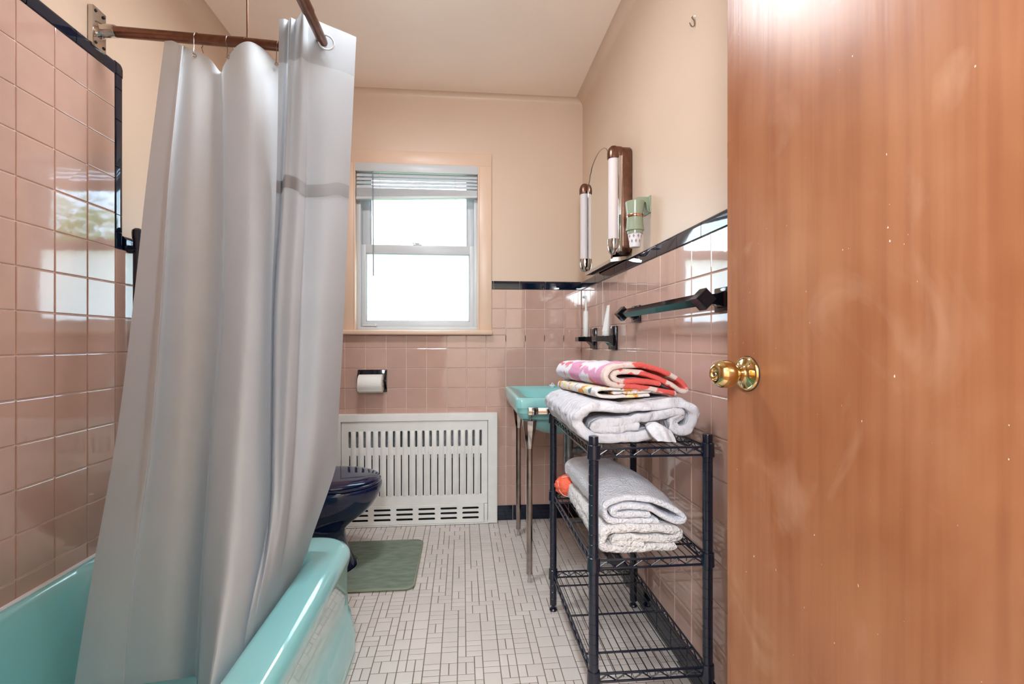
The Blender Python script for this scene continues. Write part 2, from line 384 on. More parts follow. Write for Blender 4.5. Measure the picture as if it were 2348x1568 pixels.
# tiles: O + U*u + V*v, face along Nn
def tiles(mb, O, U, V, Nn, us, vs_, gap=.0026, bev=.0022, depth=.004, jitter=.00022):
    O, U, V, Nn = Vector(O), Vector(U), Vector(V), Vector(Nn)
    for i in range(len(us) - 1):
        for j in range(len(vs_) - 1):
            a0, a1 = sorted((us[i], us[i + 1])); b0, b1 = sorted((vs_[j], vs_[j + 1]))
            if a1 - a0 < .008 or b1 - b0 < .008: continue
            rings = []
            tilt = [random.uniform(-jitter, jitter) for _ in range(4)]
            for (ins, dep) in ((gap / 2, -depth), (gap / 2, -bev), (gap / 2 + bev * .35, -bev * .3), (gap / 2 + bev, 0)):
                cs = [(a0 + ins, b0 + ins), (a1 - ins, b0 + ins), (a1 - ins, b1 - ins), (a0 + ins, b1 - ins)]
                rings.append([O + U * p[0] + V * p[1] + Nn * (dep + tilt[k]) for k, p in enumerate(cs)])
            mb.loft(rings, cap0=False, cap1=True)
def steps(a, b, first, pitch):
    """cut positions between a and b lying on first + k*pitch, with the ends"""
    k0 = math.ceil((a - first) / pitch + 1e-6); out = [a]; x = first + k0 * pitch
    while x < b - 1e-6: out.append(x); x += pitch
    return out + [b]
def bullnose(mb, O, U, V, Nn, us, h, t=.010):
    """capping tiles running along U: height h, rounded outer top edge"""
    O, U, V, Nn = Vector(O), Vector(U), Vector(V), Vector(Nn)
    prof = [(-.004, 0), (t - .002, 0), (t, .002), (t, h - .014)] + [(t - .011 + .011 * math.cos(a), h - .014 + .014 * math.sin(a)) for a in [PI / 8, PI / 4, 3 * PI / 8, PI / 2]] + [(-.012, h)]
    for i in range(len(us) - 1):
        a0, a1 = sorted((us[i], us[i + 1])); a0 += .0012; a1 -= .0012
        l0 = [O + U * a0 + Nn * p[0] + V * p[1] for p in prof]; l1 = [O + U * a1 + Nn * p[0] + V * p[1] for p in prof]
        mb.loft([l0, l1])

# ------------------------------------------------------------------ room shell
XL, XR, YB, ZC = -1.09, 0.672, 2.617, 2.378
YF0, YF1 = 0.0, 0.12
PLX, PRX, PBY = XL - .010, XR + .010, YB + .010     # plaster planes
P_ = .11
ZW = 1.293                                           # top of the pink field
zrows = [ZW - P_ * k for k in range(12)][::-1]       # .083 ... 1.293
BASE = zrows[0]

def cove(wx, sgn, r):
    """profile (x,z) from z=0 up the wall and round into the ceiling"""
    pts = [(wx, 0.0), (wx, ZC - r)]
    for k in range(1, 9):
        a = PI / 2 * k / 8; pts.append((wx + sgn * (r - r * math.cos(a)), ZC - r + r * math.sin(a)))
    return pts
# left wall
mb = MB()
pr = cove(PLX, 1, .06)
poly = [Vector((x, YF1, z)) for x, z in pr] + [Vector((PLX - .1, YF1, ZC)), Vector((PLX - .1, YF1, 0))]
mb.mat(0).prism(poly, (0, PBY - YF1, 0))
mb.mat(2).box((PLX - .002, YF1, 0), (XL - .0030, 1.579, 1.843)).box((PLX - .002, 1.579, 0), (XL - .0030, YB, ZW))
mb.mat(1)
tiles(mb, (XL, 0, 0), (0, 1, 0), (0, 0, 1), (1, 0, 0), steps(YF1, 1.579, 1.579, P_), [.36] + [z for z in [1.843 - P_ * k for k in range(14)][::-1] if z > .37])
tiles(mb, (XL, 0, 0), (0, 1, 0), (0, 0, 1), (1, 0, 0), steps(1.579, YB, 1.579, P_), zrows)
struct(mb.build('wall_left', [M['paint'], M['tile'], M['grout']], smooth=None))
mb = MB()
bullnose(mb, (XL - .008, 0, 1.843), (0, 1, 0), (0, 0, 1), (1, 0, 0), steps(YF1, 1.579, 1.579, .152), .042)
bullnose(mb, (XL - .008, 1.579, 0), (0, 0, 1), (0, 1, 0), (1, 0, 0), [1.293, 1.345, 1.40, 1.55, 1.70, 1.80, 1.843], .036)
# mitred corner with a rounded outside
cp = [(XL - .012 + .010 + .0, 1.579)]
for k in range(7):
    a = PI / 2 * k / 6
    cp.append((None, None))
lo, hi = [], []
ring0 = [(1.580, 1.844)] + [(1.580 + .0345 * min(1, 1.25 * math.cos(a)) * 1.0, 1.844 + .0405 * min(1, 1.25 * math.sin(a))) for a in [PI / 2 * k / 8 for k in range(9)]]
mb.loft([[Vector((XL - .012, y, z)) for y, z in ring0], [Vector((XL - .002, y, z)) for y, z in ring0],
         [Vector((XL + .002, 1.58 + (y - 1.58) * .82, 1.844 + (z - 1.844) * .82)) for y, z in ring0]])
struct(mb.build('trim_1', M['blacktile']))
mb = MB(); bullnose(mb, (XL - .008, 0, ZW), (0, 1, 0), (0, 0, 1), (1, 0, 0), steps(1.617, YB, 1.65, .152), .047)
struct(mb.build('trim_2', M['blacktile']))
# right wall
mb = MB()
pr = cove(PRX, -1, .045)
poly = [Vector((x, YF1, z)) for x, z in pr] + [Vector((PRX + .1, YF1, ZC)), Vector((PRX + .1, YF1, 0))]
mb.mat(0).prism(poly, (0, PBY - YF1, 0))
mb.mat(2).box((XR + .0030, YF1, 0), (PRX + .002, YB, ZW))
mb.mat(1); tiles(mb, (XR, 0, 0), (0, 1, 0), (0, 0, 1), (-1, 0, 0), steps(YF1, YB, 1.2185, P_), zrows)
struct(mb.build('wall_right', [M['paint'], M['tile'], M['grout']], smooth=None))
mb = MB(); bullnose(mb, (XR + .008, 0, ZW), (0, 1, 0), (0, 0, 1), (-1, 0, 0), steps(YF1, YB, 1.27, .152), .047)
struct(mb.build('trim_3', M['blacktile']))
# back wall with the window opening
WX0, WX1, WZ0, WZ1 = -.588, .089, 1.060, 1.975
CXL, CXR, CZ = -.662, .161, 2.047       # casing outer
mb = MB().mat(0)
T = .14
for lo, hi in (((PLX, PBY, 0), (WX0, PBY + T, ZC)), ((WX1, PBY, 0), (PRX, PBY + T, ZC)), ((WX0, PBY, 0), (WX1, PBY + T, WZ0)), ((WX0, PBY, WZ1), (WX1, PBY + T, ZC))): mb.box(lo, hi)
r = .03   # small cove at the ceiling
cv = [(PBY + .001, ZC + .001)] + [(PBY - (r - r * math.cos(a)), ZC - r + r * math.sin(a)) for a in [PI / 2 * k / 6 for k in range(7)]]
mb.prism([Vector((PLX, y, z)) for y, z in cv], (PRX - PLX, 0, 0))
mb.mat(2).box((XL, YB + .0030, 0), (XR, PBY + .002, 1.035)).box((CXR, YB + .0030, 1.0), (XR, PBY + .002, ZW)).box((XL, YB + .003, 1.0), (CXL, PBY + .002, ZW))
mb.mat(1)
colsx = steps(XL, XR, .571, P_)
tiles(mb, (0, YB, 0), (1, 0, 0), (0, 0, 1), (0, -1, 0), [x for x in colsx if x < .25], [z for z in zrows if z < 1.03] + [1.036])
tiles(mb, (0, YB, 0), (1, 0, 0), (0, 0, 1), (0, -1, 0), [x for x in colsx if x > .235], zrows)
tiles(mb, (0, YB, 0), (1, 0, 0), (0, 0, 1), (0, -1, 0), [CXR, .241], [1.036, 1.073, 1.183, 1.293])
tiles(mb, (0, YB, 0), (1, 0, 0), (0, 0, 1), (0, -1, 0), [x for x in colsx if x < CXL] + [CXL], [1.036, 1.073, 1.183, 1.293])
struct(mb.build('wall_back', [M['paint'], M['tile'], M['grout']], smooth=None))
mb = MB(); bullnose(mb, (0, YB + .008, ZW), (1, 0, 0), (0, 0, 1), (0, -1, 0), steps(CXR + .001, XR, .319, .147), .047)
bullnose(mb, (0, YB + .008, ZW), (1, 0, 0), (0, 0, 1), (0, -1, 0), steps(XL, CXL - .001, -.9, .147), .047)
struct(mb.build('trim_4', M['blacktile']))
# front wall (with the doorway the camera looks through), ceiling
mb = MB()
DX0, DX1, DZ = -.22, .655, 2.06
for lo, hi in (((PLX - .1, YF0, 0), (DX0, YF1, ZC)), ((DX1, YF0, 0), (PRX + .1, YF1, ZC)), ((DX0, YF0, DZ), (DX1, YF1, ZC))): mb.box(lo, hi)
struct(mb.build('wall_front', M['paint'], smooth=None))
struct(MB().box((PLX - .1, YF0, ZC), (PRX + .1, PBY + T, ZC + .1)).build('ceiling', M['ceilpaint'], smooth=None))
# baseboards of black tile
mb = MB(); tiles(mb, (XR - .004, 0, 0), (0, 1, 0), (0, 0, 1), (-1, 0, 0), steps(YF1, YB - .004, 1.2185 + .02, P_), [0.001, BASE], depth=.008)
struct(mb.build('baseboard_right', M['blacktile'], smooth=None))
mb = MB(); tiles(mb, (0, YB - .004, 0), (1, 0, 0), (0, 0, 1), (0, -1, 0), steps(.192, XR - .004, .28, .106), [0.001, BASE], depth=.008)
tiles(mb, (0, YB - .004, 0), (1, 0, 0), (0, 0, 1), (0, -1, 0), steps(XL + .004, -.70, .28, .106), [0.001, BASE], depth=.008)
struct(mb.build('baseboard_back', M['blacktile'], smooth=None))
mb = MB(); tiles(mb, (XL + .004, 0, 0), (0, 1, 0), (0, 0, 1), (1, 0, 0), steps(1.63, YB - .004, 1.63, P_), [0.001, BASE], depth=.008)
struct(mb.build('baseboard_left', M['blacktile'], smooth=None))
# floor: mosaic of 2in squares and 1x2in pieces over grout
mb = MB().mat(1).box((PLX - .1, YF0, -.05), (PRX + .1, PBY + T, -.0012)); mb.mat(0)
u = .0262; nx, ny = int((XR - XL) / u) + 1, int(YB / u) + 1
occ = np.zeros((nx, ny), bool); rnd = random.Random(3)
def fit(i, j, w, h): return i + w <= nx and j + h <= ny and not occ[i:i + w, j:j + h].any()
def put(i, j, w, h):
    occ[i:i + w, j:j + h] = True
    x0, y0 = XL + i * u, YB - (j + h) * u; x1, y1 = x0 + w * u, y0 + h * u
    if x1 < -.42 and y1 < 1.58: return
    tiles(mb, (0, 0, 0), (1, 0, 0), (0, 1, 0), (0, 0, 1), [x0, min(x1, XR)], [y0, y1], gap=.0028, bev=.0009, depth=.0015, jitter=.00006)
for j in range(ny):
    for i in range(nx):
        if occ[i, j]: continue
        opts = []
        if fit(i, j, 2, 2): opts += ['sq'] * 7 + ['hh'] * 5 + ['vv'] * 3 + ['h'] * 6
        elif fit(i, j, 2, 1): opts += ['h'] * 4
        if fit(i, j, 1, 2): opts += ['v'] * 3
        o_ = rnd.choice(opts) if opts else 's'
        if o_ == 'sq': put(i, j, 2, 2)
        elif o_ == 'hh': put(i, j, 2, 1); put(i, j + 1, 2, 1)
        elif o_ == 'vv': put(i, j, 1, 2); put(i + 1, j, 1, 2)
        elif o_ == 'h': put(i, j, 2, 1)
        elif o_ == 'v': put(i, j, 1, 2)
        else: put(i, j, 1, 1)
struct(mb.build('floor', [M['floortile'], M['floorgrout']], smooth=None))
# hall behind the camera
mb = MB().box((-1.3, -1.9, -.05), (1.3, YF0, -.001)); struct(mb.build('floor_hall', M['hallfloor'], smooth=None))
mb = MB().box((-1.4, -2.0, 0), (1.4, -1.9, ZC)).box((-1.4, -1.9, 0), (-1.3, YF0, ZC)).box((1.3, -1.9, 0), (1.4, YF0, ZC)).box((-1.4, -2.0, ZC), (1.4, YF0, ZC + .1))
struct(mb.build('wall_hall', M['hall'], smooth=None))
# outside: lawn
struct(MB().box((-14, 2.9, -1.6), (22, 30, -1.5)).build('ground', M['ground'], smooth=None))

# window casing, stool (sill), jambs
mb = MB()
yf = PBY - .014
mb.box((CXL, yf, 1.05), (WX0, PBY + .004, WZ1 + .001), .003).box((WX1, yf, 1.05), (CXR, PBY + .004, WZ1 + .001), .003).box((CXL, yf, WZ1), (CXR, PBY + .004, CZ), .003)
mb.box((WX0 - .004, yf - .004, 1.05), (WX0 + .006, PBY + .05, WZ1 + .005), .003).box((WX1 - .006, yf - .004, 1.05), (WX1 + .004, PBY + .05, WZ1 + .005), .003).box((WX0, yf - .004, WZ1 - .006), (WX1, PBY + .05, WZ1 + .004), .003)
mb.box((CXL - .004, YB - .040, 1.036), (CXR + .004, PBY + .05, 1.062), .008, seg=3)
struct(mb.build('trim_5', M['casing']))

# window: vinyl double hung
win = sgroup('window_1', ((WX0 + WX1) / 2, 2.66, 1.062), 'white double-hung window with frosted lower pane in peach casing', 'window')
fy0, fy1 = 2.650, 2.735
mb = MB().box((WX0 + .004, fy0, 1.062), (WX0 + .026, fy1, WZ1), .002).box((WX1 - .026, fy0, 1.062), (WX1 - .004, fy1, WZ1), .002).box((WX0, fy0, WZ1 - .03), (WX1, fy1, WZ1), .002).box((WX0 + .004, fy0 - .002, 1.060), (WX1 - .004, fy1, 1.082), .003)
mb.build('window_frame', M['whitevinyl'], win)
def sash(name, x0, x1, z0, z1, gx0, gx1, gz0, gz1, y0, y1):
    m_ = MB().box((x0, y0, z0), (gx0, y1, z1), .003).box((gx1, y0, z0), (x1, y1, z1), .003).box((gx0 - .003, y0, gz1), (gx1 + .003, y1, z1), .003).box((gx0 - .003, y0, z0), (gx1 + .003, y1, gz0), .003)
    b = .006
    m_.box((gx0, y0 + .006, gz0), (gx0 + b, y1, gz1), .002).box((gx1 - b, y0 + .006, gz0), (gx1, y1, gz1), .002).box((gx0, y0 + .006, gz1 - b), (gx1, y1, gz1), .002).box((gx0, y0 + .006, gz0), (gx1, y1, gz0 + b), .002)
    return m_.build(name, M['whitevinyl'], win)
us_ = sash('upper_sash', -.562, .064, 1.50, 1.955, -.520, .026, 1.535, 1.925, 2.700, 2.728)
ls_ = sash('lower_sash', -.562, .066, 1.080, 1.540, -.536, .038, 1.112, 1.492, 2.662, 2.692)
MB().box((-.517, 2.712, 1.538), (.023, 2.716, 1.922)).build('pane', M['glass'], us_, smooth=None)
MB().box((-.532, 2.674, 1.116), (.034, 2.678, 1.488)).build('pane', M['frost'], ls_, smooth=None)
c = PY(957, 566, 2.67)
MB().box((c.x - .024, 2.664, 1.540), (c.x + .024, 2.69, 1.546), .002).lathe([(.012, 0), (.012, .006), (.005, .010)], (c.x, 2.675, 1.546)).box((c.x - .03, 2.67, 1.551), (c.x - .002, 2.676, 1.556), .002).build('sash_lock', M['whitevinyl'], ls_)
MB().box((-.552, 2.645, 1.084), (-.475, 2.662, 1.094), .003).box((-.49, 2.640, 1.084), (-.475, 2.66, 1.099), .003).build('sash_lift', M['whitevinyl'], ls_)

# ------------------------------------------------------------------ blind
bl = thing('window_blind', (-.249, 2.625, 1.975), 'white mini blind drawn up to the top of the window', 'blind')
MB().box((-.580, 2.612, 1.930), (.082, 2.640, 1.972), .003).box((-.583, 2.607, 1.928), (.085, 2.613, 1.974), .002).build('headrail', M['whitevinyl'], bl)
for k in range(4):
    zl, zr = 1.9135 - .0205 * k, 1.9155 - .0185 * k
    m_ = MB()
    P = [[Vector((x, 2.617 + .014 * t - .002 * (1 - (2 * t - 1) ** 2), (zl + (zr - zl) * (x + .578) / .658) - .011 + .0195 * t)) for t in (0, .25, .5, .75, 1)] for x in (-.577, -.25, .080)]
    m_.grid(P); P2 = [[p - Vector((0, 0, .0006)) for p in r_] for r_ in P]; m_.grid(P2)
    m_.build('slat', M['slat'], bl, fixn=False)
m_ = MB()
for k in range(14):
    zl, zr = 1.837 - .0038 * k, 1.838 - .0021 * k
    for dz in (0,):
        m_.add([Vector((-.577, 2.613, zl)), Vector((-.577, 2.639, zl)), Vector((-.577, 2.639, zl + .0024)), Vector((-.577, 2.613, zl + .0024)),
                Vector((.080, 2.613, zr)), Vector((.080, 2.639, zr)), Vector((.080, 2.639, zr + .0018)), Vector((.080, 2.613, zr + .0018))],
               [(0, 1, 2, 3), (4, 7, 6, 5), (0, 4, 5, 1), (1, 5, 6, 2), (2, 6, 7, 3), (3, 7, 4, 0)])
m_.build('stacked_slats', M['slat'], bl, smooth=None)
m_ = MB(); m_.add([Vector(p) for p in [(-.578, 2.611, 1.776), (-.578, 2.641, 1.776), (-.578, 2.641, 1.787), (-.578, 2.611, 1.787), (.081, 2.611, 1.800), (.081, 2.641, 1.800), (.081, 2.641, 1.810), (.081, 2.611, 1.810)]],
                  [(0, 1, 2, 3), (4, 7, 6, 5), (0, 4, 5, 1), (1, 5, 6, 2), (2, 6, 7, 3), (3, 7, 4, 0)]).build('bottom_rail', M['whitevinyl'], bl, smooth=None)
MB().tube([(-.487, 2.600, 1.925), (-.487, 2.602, 1.90), (-.484, 2.603, 1.357)], .0034, 8).tube([(-.487, 2.612, 1.93), (-.487, 2.600, 1.925)], .002, 6).build('tilt_wand', M['wand'], bl)
for x in (-.452, -.042):
    MB().tube([(x, 2.6105, 1.93), (x, 2.6105, 1.79)], .0011, 6).tube([(x, 2.6415, 1.93), (x, 2.6415, 1.79)], .0011, 6).build('ladder_cord', M['whitevinyl'], bl)

# ------------------------------------------------------------------ bathtub
TX0, TX1, TY0, TY1, TZ = XL + .002, -.352, YF1 + .004, 1.612, .358
tub = thing('bathtub', ((TX0 + TX1) / 2, (TY0 + TY1) / 2, 0), 'aqua porcelain bathtub along the pink tiled wall', 'bathtub')
def tl(x1, y1, z, r, dx=0): return rrect(TX0 + dx, x1, TY0 + dx, y1, r, z, 8)
loops = [tl(x, 1.612 - (x + .334) * -1, z, .10) for x, z in ((-.338, .002), (-.338, .075), (-.341, .080), (-.341, .098), (-.345, .103), (-.345, .121), (-.349, .126), (-.349, .144), (-.355, .150), (-.3585, .22), (-.3585, .290), (-.354, .305))]
for k in range(7):
    a = PI / 2 * k / 6; loops.append(tl(-.352 - .032 * (1 - math.cos(a)), 1.606 - .03 * (1 - math.cos(a)), .320 + .038 * math.sin(a), .105 - .01 * k / 6, dx=.0))
def il(x0, x1, y0, y1, z, r): return rrect(x0, x1, y0, y1, r, z, 8)
loops += [il(TX0 + .004, -.405, TY0 + .03, 1.54, .3595, .09), il(TX0 + .010, -.440, TY0 + .08, 1.51, .3590, .085),
          il(TX0 + .014, -.452, TY0 + .095, 1.495, .356, .09), il(TX0 + .018, -.459, TY0 + .105, 1.485, .345, .10),
          il(TX0 + .03, -.468, TY0 + .12, 1.465, .30, .11), il(TX0 + .055, -.485, TY0 + .16, 1.43, .20, .12), il(TX0 + .075, -.503, TY0 + .20, 1.40, .11, .13),
          il(TX0 + .10, -.53, TY0 + .24, 1.36, .065, .13), il(TX0 + .14, -.57, TY0 + .28, 1.32, .050, .12)]
MB().loft(loops, cap0=True, cap1=True).build('tub_shell', M['teal'], tub, smooth=50)
MB().lathe([(.0, .003), (.022, .003), (.026, 0), (.03, 0)], (-.80, .50, .0505)).build('drain', M['chrome'], tub)
mb = MB().tube([(XL + .003, YF1 + .01, .3635), (XL + .003, .9, .3630), (XL + .003, 1.60, .3635)], .0055, 8)
struct(mb.build('trim_6', M['caulk']))

# ------------------------------------------------------------------ shower rod
ZR = 1.930
A0 = PX(224, 68, XL)                    # where the rod meets the left wall
rod = thing('shower_rod', (XL, A0.y, ZR), 'chrome shower rod with painted-in brown reflections, bent round the corner of the tub', 'shower rod')
YR = 1.500; XRC = -.418; zc_ = 1.896
mb = MB().box((PLX + .001, A0.y - .026, 1.872), (PLX + .016, A0.y + .026, 1.992), .002)
mb.lathe([(.026, 0), (.022, .006), (.0188, .014), (.0180, .045), (.0165, .048)], (PLX + .015, A0.y, ZR), (1, 0, 0), 24)
fl = mb.build('flange', M['chrome'], rod)
for dy in (-.016, .016):
    for dz in (-.047, .047): MB().lathe([(.0, .0035), (.003, .003), (.0045, .0015), (.0045, 0)], (PLX + .016, A0.y + dy, ZR + 0.002 + dz), (1, 0, 0), 12).build('screw', M['dark'], fl)
pts = [(PLX + .03, A0.y, ZR), (-.75, A0.y - .003, ZR - .013), (-.50, YR - .005, zc_ + .002)]
rb = .055
mb = MB().tube(pts[:2] + [(-.66, YR - .001, 1.912)], .0155, 16).build('rod', M['bronze'], rod)
arc = [(-.68, YR - .001, 1.913), (-.56, YR - .004, 1.905)] + [(XRC - rb + rb * math.sin(a), YR - .006 - rb + rb * math.cos(a), zc_) for a in [PI / 2 * k / 8 for k in range(9)]] + [(XRC, 1.20, zc_), (XRC, .6, zc_), (XRC, YF1, zc_)]
MB().tube(arc, .0145, 16).build('rod', M['bronze'], rod)
MB().tube([(XRC, 1.315, zc_), (XRC, 1.0, zc_), (XRC, YF1 + .02, zc_)], .0168, 16).lathe([(.028, 0), (.024, .008), (.015, .012)], (XRC, YF1, zc_), (0, 1, 0), 20).build('rod_sleeve', M['bronze'], rod)
hg = PY(567, 40, YR)
MB().tube([(hg.x, YR, ZC), (hg.x, YR, 1.915)], .0028, 8).lathe([(.012, 0), (.012, .003)], (hg.x, YR, ZC - .004)).build('ceiling_hanger', M['bronze'], rod)

# ------------------------------------------------------------------ curtains
def sheet(cols, nc, nr, widths=None):
    """cols: list of columns, each a list of 3-D points; returns dense grid"""
    C = [catmull([np.array(p) for p in c], nr) for c in cols]; nrow = len(C[0]); G = []
    rows = [catmull([C[i][j] for i in range(len(C))], nc) for j in range(nrow)]
    return [[Vector(rows[j][i]) for j in range(nrow)] for i in range(len(rows[0]))]
def solid(mb, G, t=.0009, mats=None):
    nu, nv = len(G), len(G[0]); B = []
    for i in range(nu):
        r_ = []
        for j in range(nv):
            du = G[min(i + 1, nu - 1)][j] - G[max(i - 1, 0)][j]; dv = G[i][min(j + 1, nv - 1)] - G[i][max(j - 1, 0)][j] if False else G[i][min(j + 1, nv - 1)] - G[i][max(j - 1, 0)]
            n = du.cross(dv); n = n.normalized() if n.length > 1e-9 else Vector((0, 1, 0)); r_.append(G[i][j] + n * t)
        B.append(r_)
    mb.grid(G, mats); return mb
LIN = [
 [(378, 88, 1.42), (338, 400, 1.37), (305, 700, 1.31), (267, 1000, 1.25), (214, 1300, 1.18), (171, 1566, 1.115)],
 [(400, 95, 1.415), (362, 400, 1.35), (336, 700, 1.29), (304, 1000, 1.23), (258, 1300, 1.165), (222, 1562, 1.10)],
 [(418, 105, 1.405), (388, 400, 1.335), (368, 700, 1.27), (345, 1000, 1.21), (304, 1300, 1.155), (280, 1555, 1.10)],
 [(424, 106, 1.425), (396, 400, 1.36), (376, 700, 1.30), (353, 1000, 1.24), (314, 1300, 1.165), (290, 1553, 1.10)],
 [(447, 116, 1.425), (440, 400, 1.35), (428, 700, 1.28), (410, 1000, 1.215), (380, 1300, 1.145), (362, 1543, 1.08)],
 [(482, 136, 1.44), (485, 400, 1.385), (475, 700, 1.32), (455, 1000, 1.25), (430, 1300, 1.17), (414, 1537, 1.10)],
 [(506, 165, 1.47), (513, 400, 1.43), (508, 700, 1.37), (486, 1000, 1.30), (465, 1300, 1.22), (452, 1536, 1.15)],
 [(514, 148, 1.45), (520, 400, 1.39), (515, 700, 1.32), (492, 1000, 1.23), (470, 1300, 1.13), (456, 1590, 1.02)],
 [(540, 108, 1.425), (545, 400, 1.345), (540, 700, 1.265), (520, 1000, 1.17), (496, 1300, 1.05), (474, 1610, .93)],
 [(570, 95, 1.42), (575, 400, 1.33), (568, 700, 1.25), (552, 1000, 1.15), (528, 1300, 1.02), (494, 1625, .875)],
 [(604, 112, 1.43), (606, 400, 1.36), (598, 700, 1.285), (587, 1000, 1.20), (568, 1300, 1.07), (530, 1560, .945)],
 [(636, 146, 1.445), (630, 400, 1.40), (622, 700, 1.345), (616, 1000, 1.27), (600, 1300, 1.15), (566, 1500, 1.01)],
 [(664, 150, 1.46), (650, 400, 1.43), (642, 700, 1.38), (640, 1000, 1.31), (630, 1290, 1.20), (602, 1440, 1.075)],
]
cols = [[PD(*p) for p in c] for c in LIN]
for k, c in enumerate(cols):             # continue the cloth a little lower inside the tub where it is out of frame
    if k >= 7:
        e = c[-1]; c.append(Vector((min(e.x - .02, -.49), e.y + .01, max(e.z - .10, .17))))
    else:
        e = c[-1]; c.append(Vector((e.x, e.y - .001, e.z - .002)))
for c in cols:
    for p in c:
        if p.z < .40: p.x = max(min(p.x, -.470 - max(0, .36 - p.z) * .12), -1.02)
G = sheet(cols, 6, 10)
lin = MB(); lin.grid(G); lin = lin.build('shower_curtain_liner', M['liner'], smooth=60, fixn=False)
tag(lin, 'plain white liner hanging from wire hooks into the tub, left of the grommet curtain', 'shower curtain')
for (px, py, d) in ((446, 127, 1.416), (523, 131, 1.434), (634, 147, 1.434)):
    c = PD(px, py, d); n = (Vector((0, 0, c.z)) - c); n.z = 0; n.normalize()
    MB().tube([c + Matrix.Rotation(2 * PI * k / 16, 3, n) @ Vector((0, 0, .0042)) for k in range(16)], .0016, 6, closed=True).build('eyelet', M['chrome'], lin)
# wire hooks
for i, (px, py, d) in enumerate(((446, 125, 1.410), (523, 129, 1.428), (635, 145, 1.428))):
    c = PD(px, py, d); rc = Vector((c.x + .004, YR, 1.925 - .024 * min(1, (c.x + 1.08) / .55)))
    R = .0192; pts = [c + Vector((0, -.001, -.004)), c + Vector((0, -.006, .002)), Vector((c.x, c.y - .004, c.z + .02))]
    a_end = math.radians(100)
    for k in range(15):
        a = math.radians(200 - 260 * k / 14)
        pts.append(Vector((c.x + .008 * k / 14, rc.y + R * math.cos(a), rc.z + R * math.sin(a))))
    pts.append(Vector((c.x + .010, rc.y + .016, rc.z - .03)))
    o = MB().tube(catmull(pts, 3), .0011, 6).build('curtain_hook', M['oldchrome'])
    tag(o, ['thin wire hook over the rod, nearest the wall flange', 'thin wire hook over the rod, the middle one of three', 'thin wire hook over the rod, beside the grommet curtain'][i], 'curtain hook', 'wire hooks holding the liner')
# outer curtain (sheer top section, grommets)
OUT = [
 [(640, 44, 1.385), (634, 415, 1.385), (623, 700, 1.335), (619, 1000, 1.255), (612, 1200, 1.17)],
 [(652, 43, 1.39), (643, 417, 1.37), (626, 700, 1.315), (622, 1000, 1.235), (615, 1200, 1.155)],
 [(662, 47, 1.40), (648, 415, 1.385), (630, 700, 1.33), (625, 1000, 1.25), (618, 1200, 1.165)],
 [(666, 40, 1.37), (653, 403, 1.345), (634, 700, 1.29), (629, 1000, 1.215), (622, 1200, 1.14)],
 [(680, 44, 1.385), (666, 404, 1.35), (648, 700, 1.285), (640, 1000, 1.21), (633, 1200, 1.145)],
 [(692, 28, 1.348), (684, 411, 1.335), (669, 700, 1.27), (656, 1000, 1.20), (645, 1200, 1.15)],
 [(705, 37, 1.365), (700, 422, 1.355), (688, 700, 1.30), (675, 1000, 1.235), (658, 1200, 1.19)],
 [(709, 38, 1.375), (704, 425, 1.37), (692, 700, 1.325), (680, 1000, 1.265), (663, 1200, 1.22)],
 [(745, 55, 1.412), (742, 424, 1.375), (732, 700, 1.33), (718, 1000, 1.28), (698, 1180, 1.265)],
 [(782, 70, 1.435), (776, 420, 1.405), (764, 700, 1.37), (748, 1000, 1.34), (730, 1120, 1.35)],
 [(817, 85, 1.462), (801, 428, 1.44), (790, 700, 1.42), (774, 1000, 1.415), (768, 1078, 1.425)],
]
rimY = [1.06, 1.08, 1.10, 1.11, 1.14, 1.17, 1.22, 1.25, 1.34, 1.43, 1.478]
cols = []
for c, ry in zip(OUT, rimY):
    q = [PD(*p) for p in c]; q.append(Vector((-.466, ry, .375))); q.append(Vector((-.474, ry, .30))); q.append(Vector((-.50, ry - .01, .19)))
    cols.append(q)
G = sheet(cols, 6, 12)
nr_ = len(G[0]); 
def omat(i, j):
    z = (G[i][j].z + G[i][j + 1].z) / 2
    top = G[i][0].z
    if z > top - .115: return 2
    return 1 if z > G[i][12].z + .004 and j < 12 else 0
oc = MB(); oc.grid(G, omat); oc = oc.build('shower_curtain', [M['curtain'], M['sheer'], M['header']], smooth=50, fixn=False)
tag(oc, 'white curtain with large grommets and sheer top band, bunched at the rod corner', 'shower curtain')
# doubled hem under the sheer band and side stitching
hem = MB(); H = []
for i in range(len(G)):
    a, b = G[i][12], G[i][13]; n = Vector((-a.x, -a.y, 0)).normalized() * .0018
    t = (b - a).normalized(); H.append([a + n + t * -.002, a + n + t * .018, a + n + t * .036])
hem.grid(H).build('hem_band', M['header'], oc, smooth=50, fixn=False)
for (px, py, d, nrm) in ((748, 98, 1.398, (.35, -1, 0)),):
    c = PD(px, py, d); n = Vector(nrm).normalized(); u_ = Vector((0, 0, 1)); w_ = n.cross(u_).normalized()
    MB().tube([c + n * .002 + (u_ * math.cos(2 * PI * k / 28) + w_ * math.sin(2 * PI * k / 28)) * .0215 for k in range(28)], .0028, 8, closed=True).build('grommet', M['whitevinyl'], oc)

# ------------------------------------------------------------------ vertical dark bar on left wall
bx, by = XL + .026, 1.640
gb = thing('grab_bar', (XL, by, .72), 'dark bronze upright bar with rounded cap, on the wall beyond the tub tiles', 'grab bar')
MB().tube([(bx, by, .70), (bx, by, 1.335)], .0125, 16).build('bar', M['blackmetal'], gb)
MB().lathe([(.0135, 0), (.0155, .010), (.0160, .022), (.0145, .031), (.008, .037), (0, .038)], (bx, by, 1.332)).build('cap', M['blackmetal'], gb)
for z in (.76, 1.30): MB().lathe([(.013, 0), (.013, .03)], (XL - .001, by, z), (1, 0, 0), 16).build('mount', M['blackmetal'], gb)

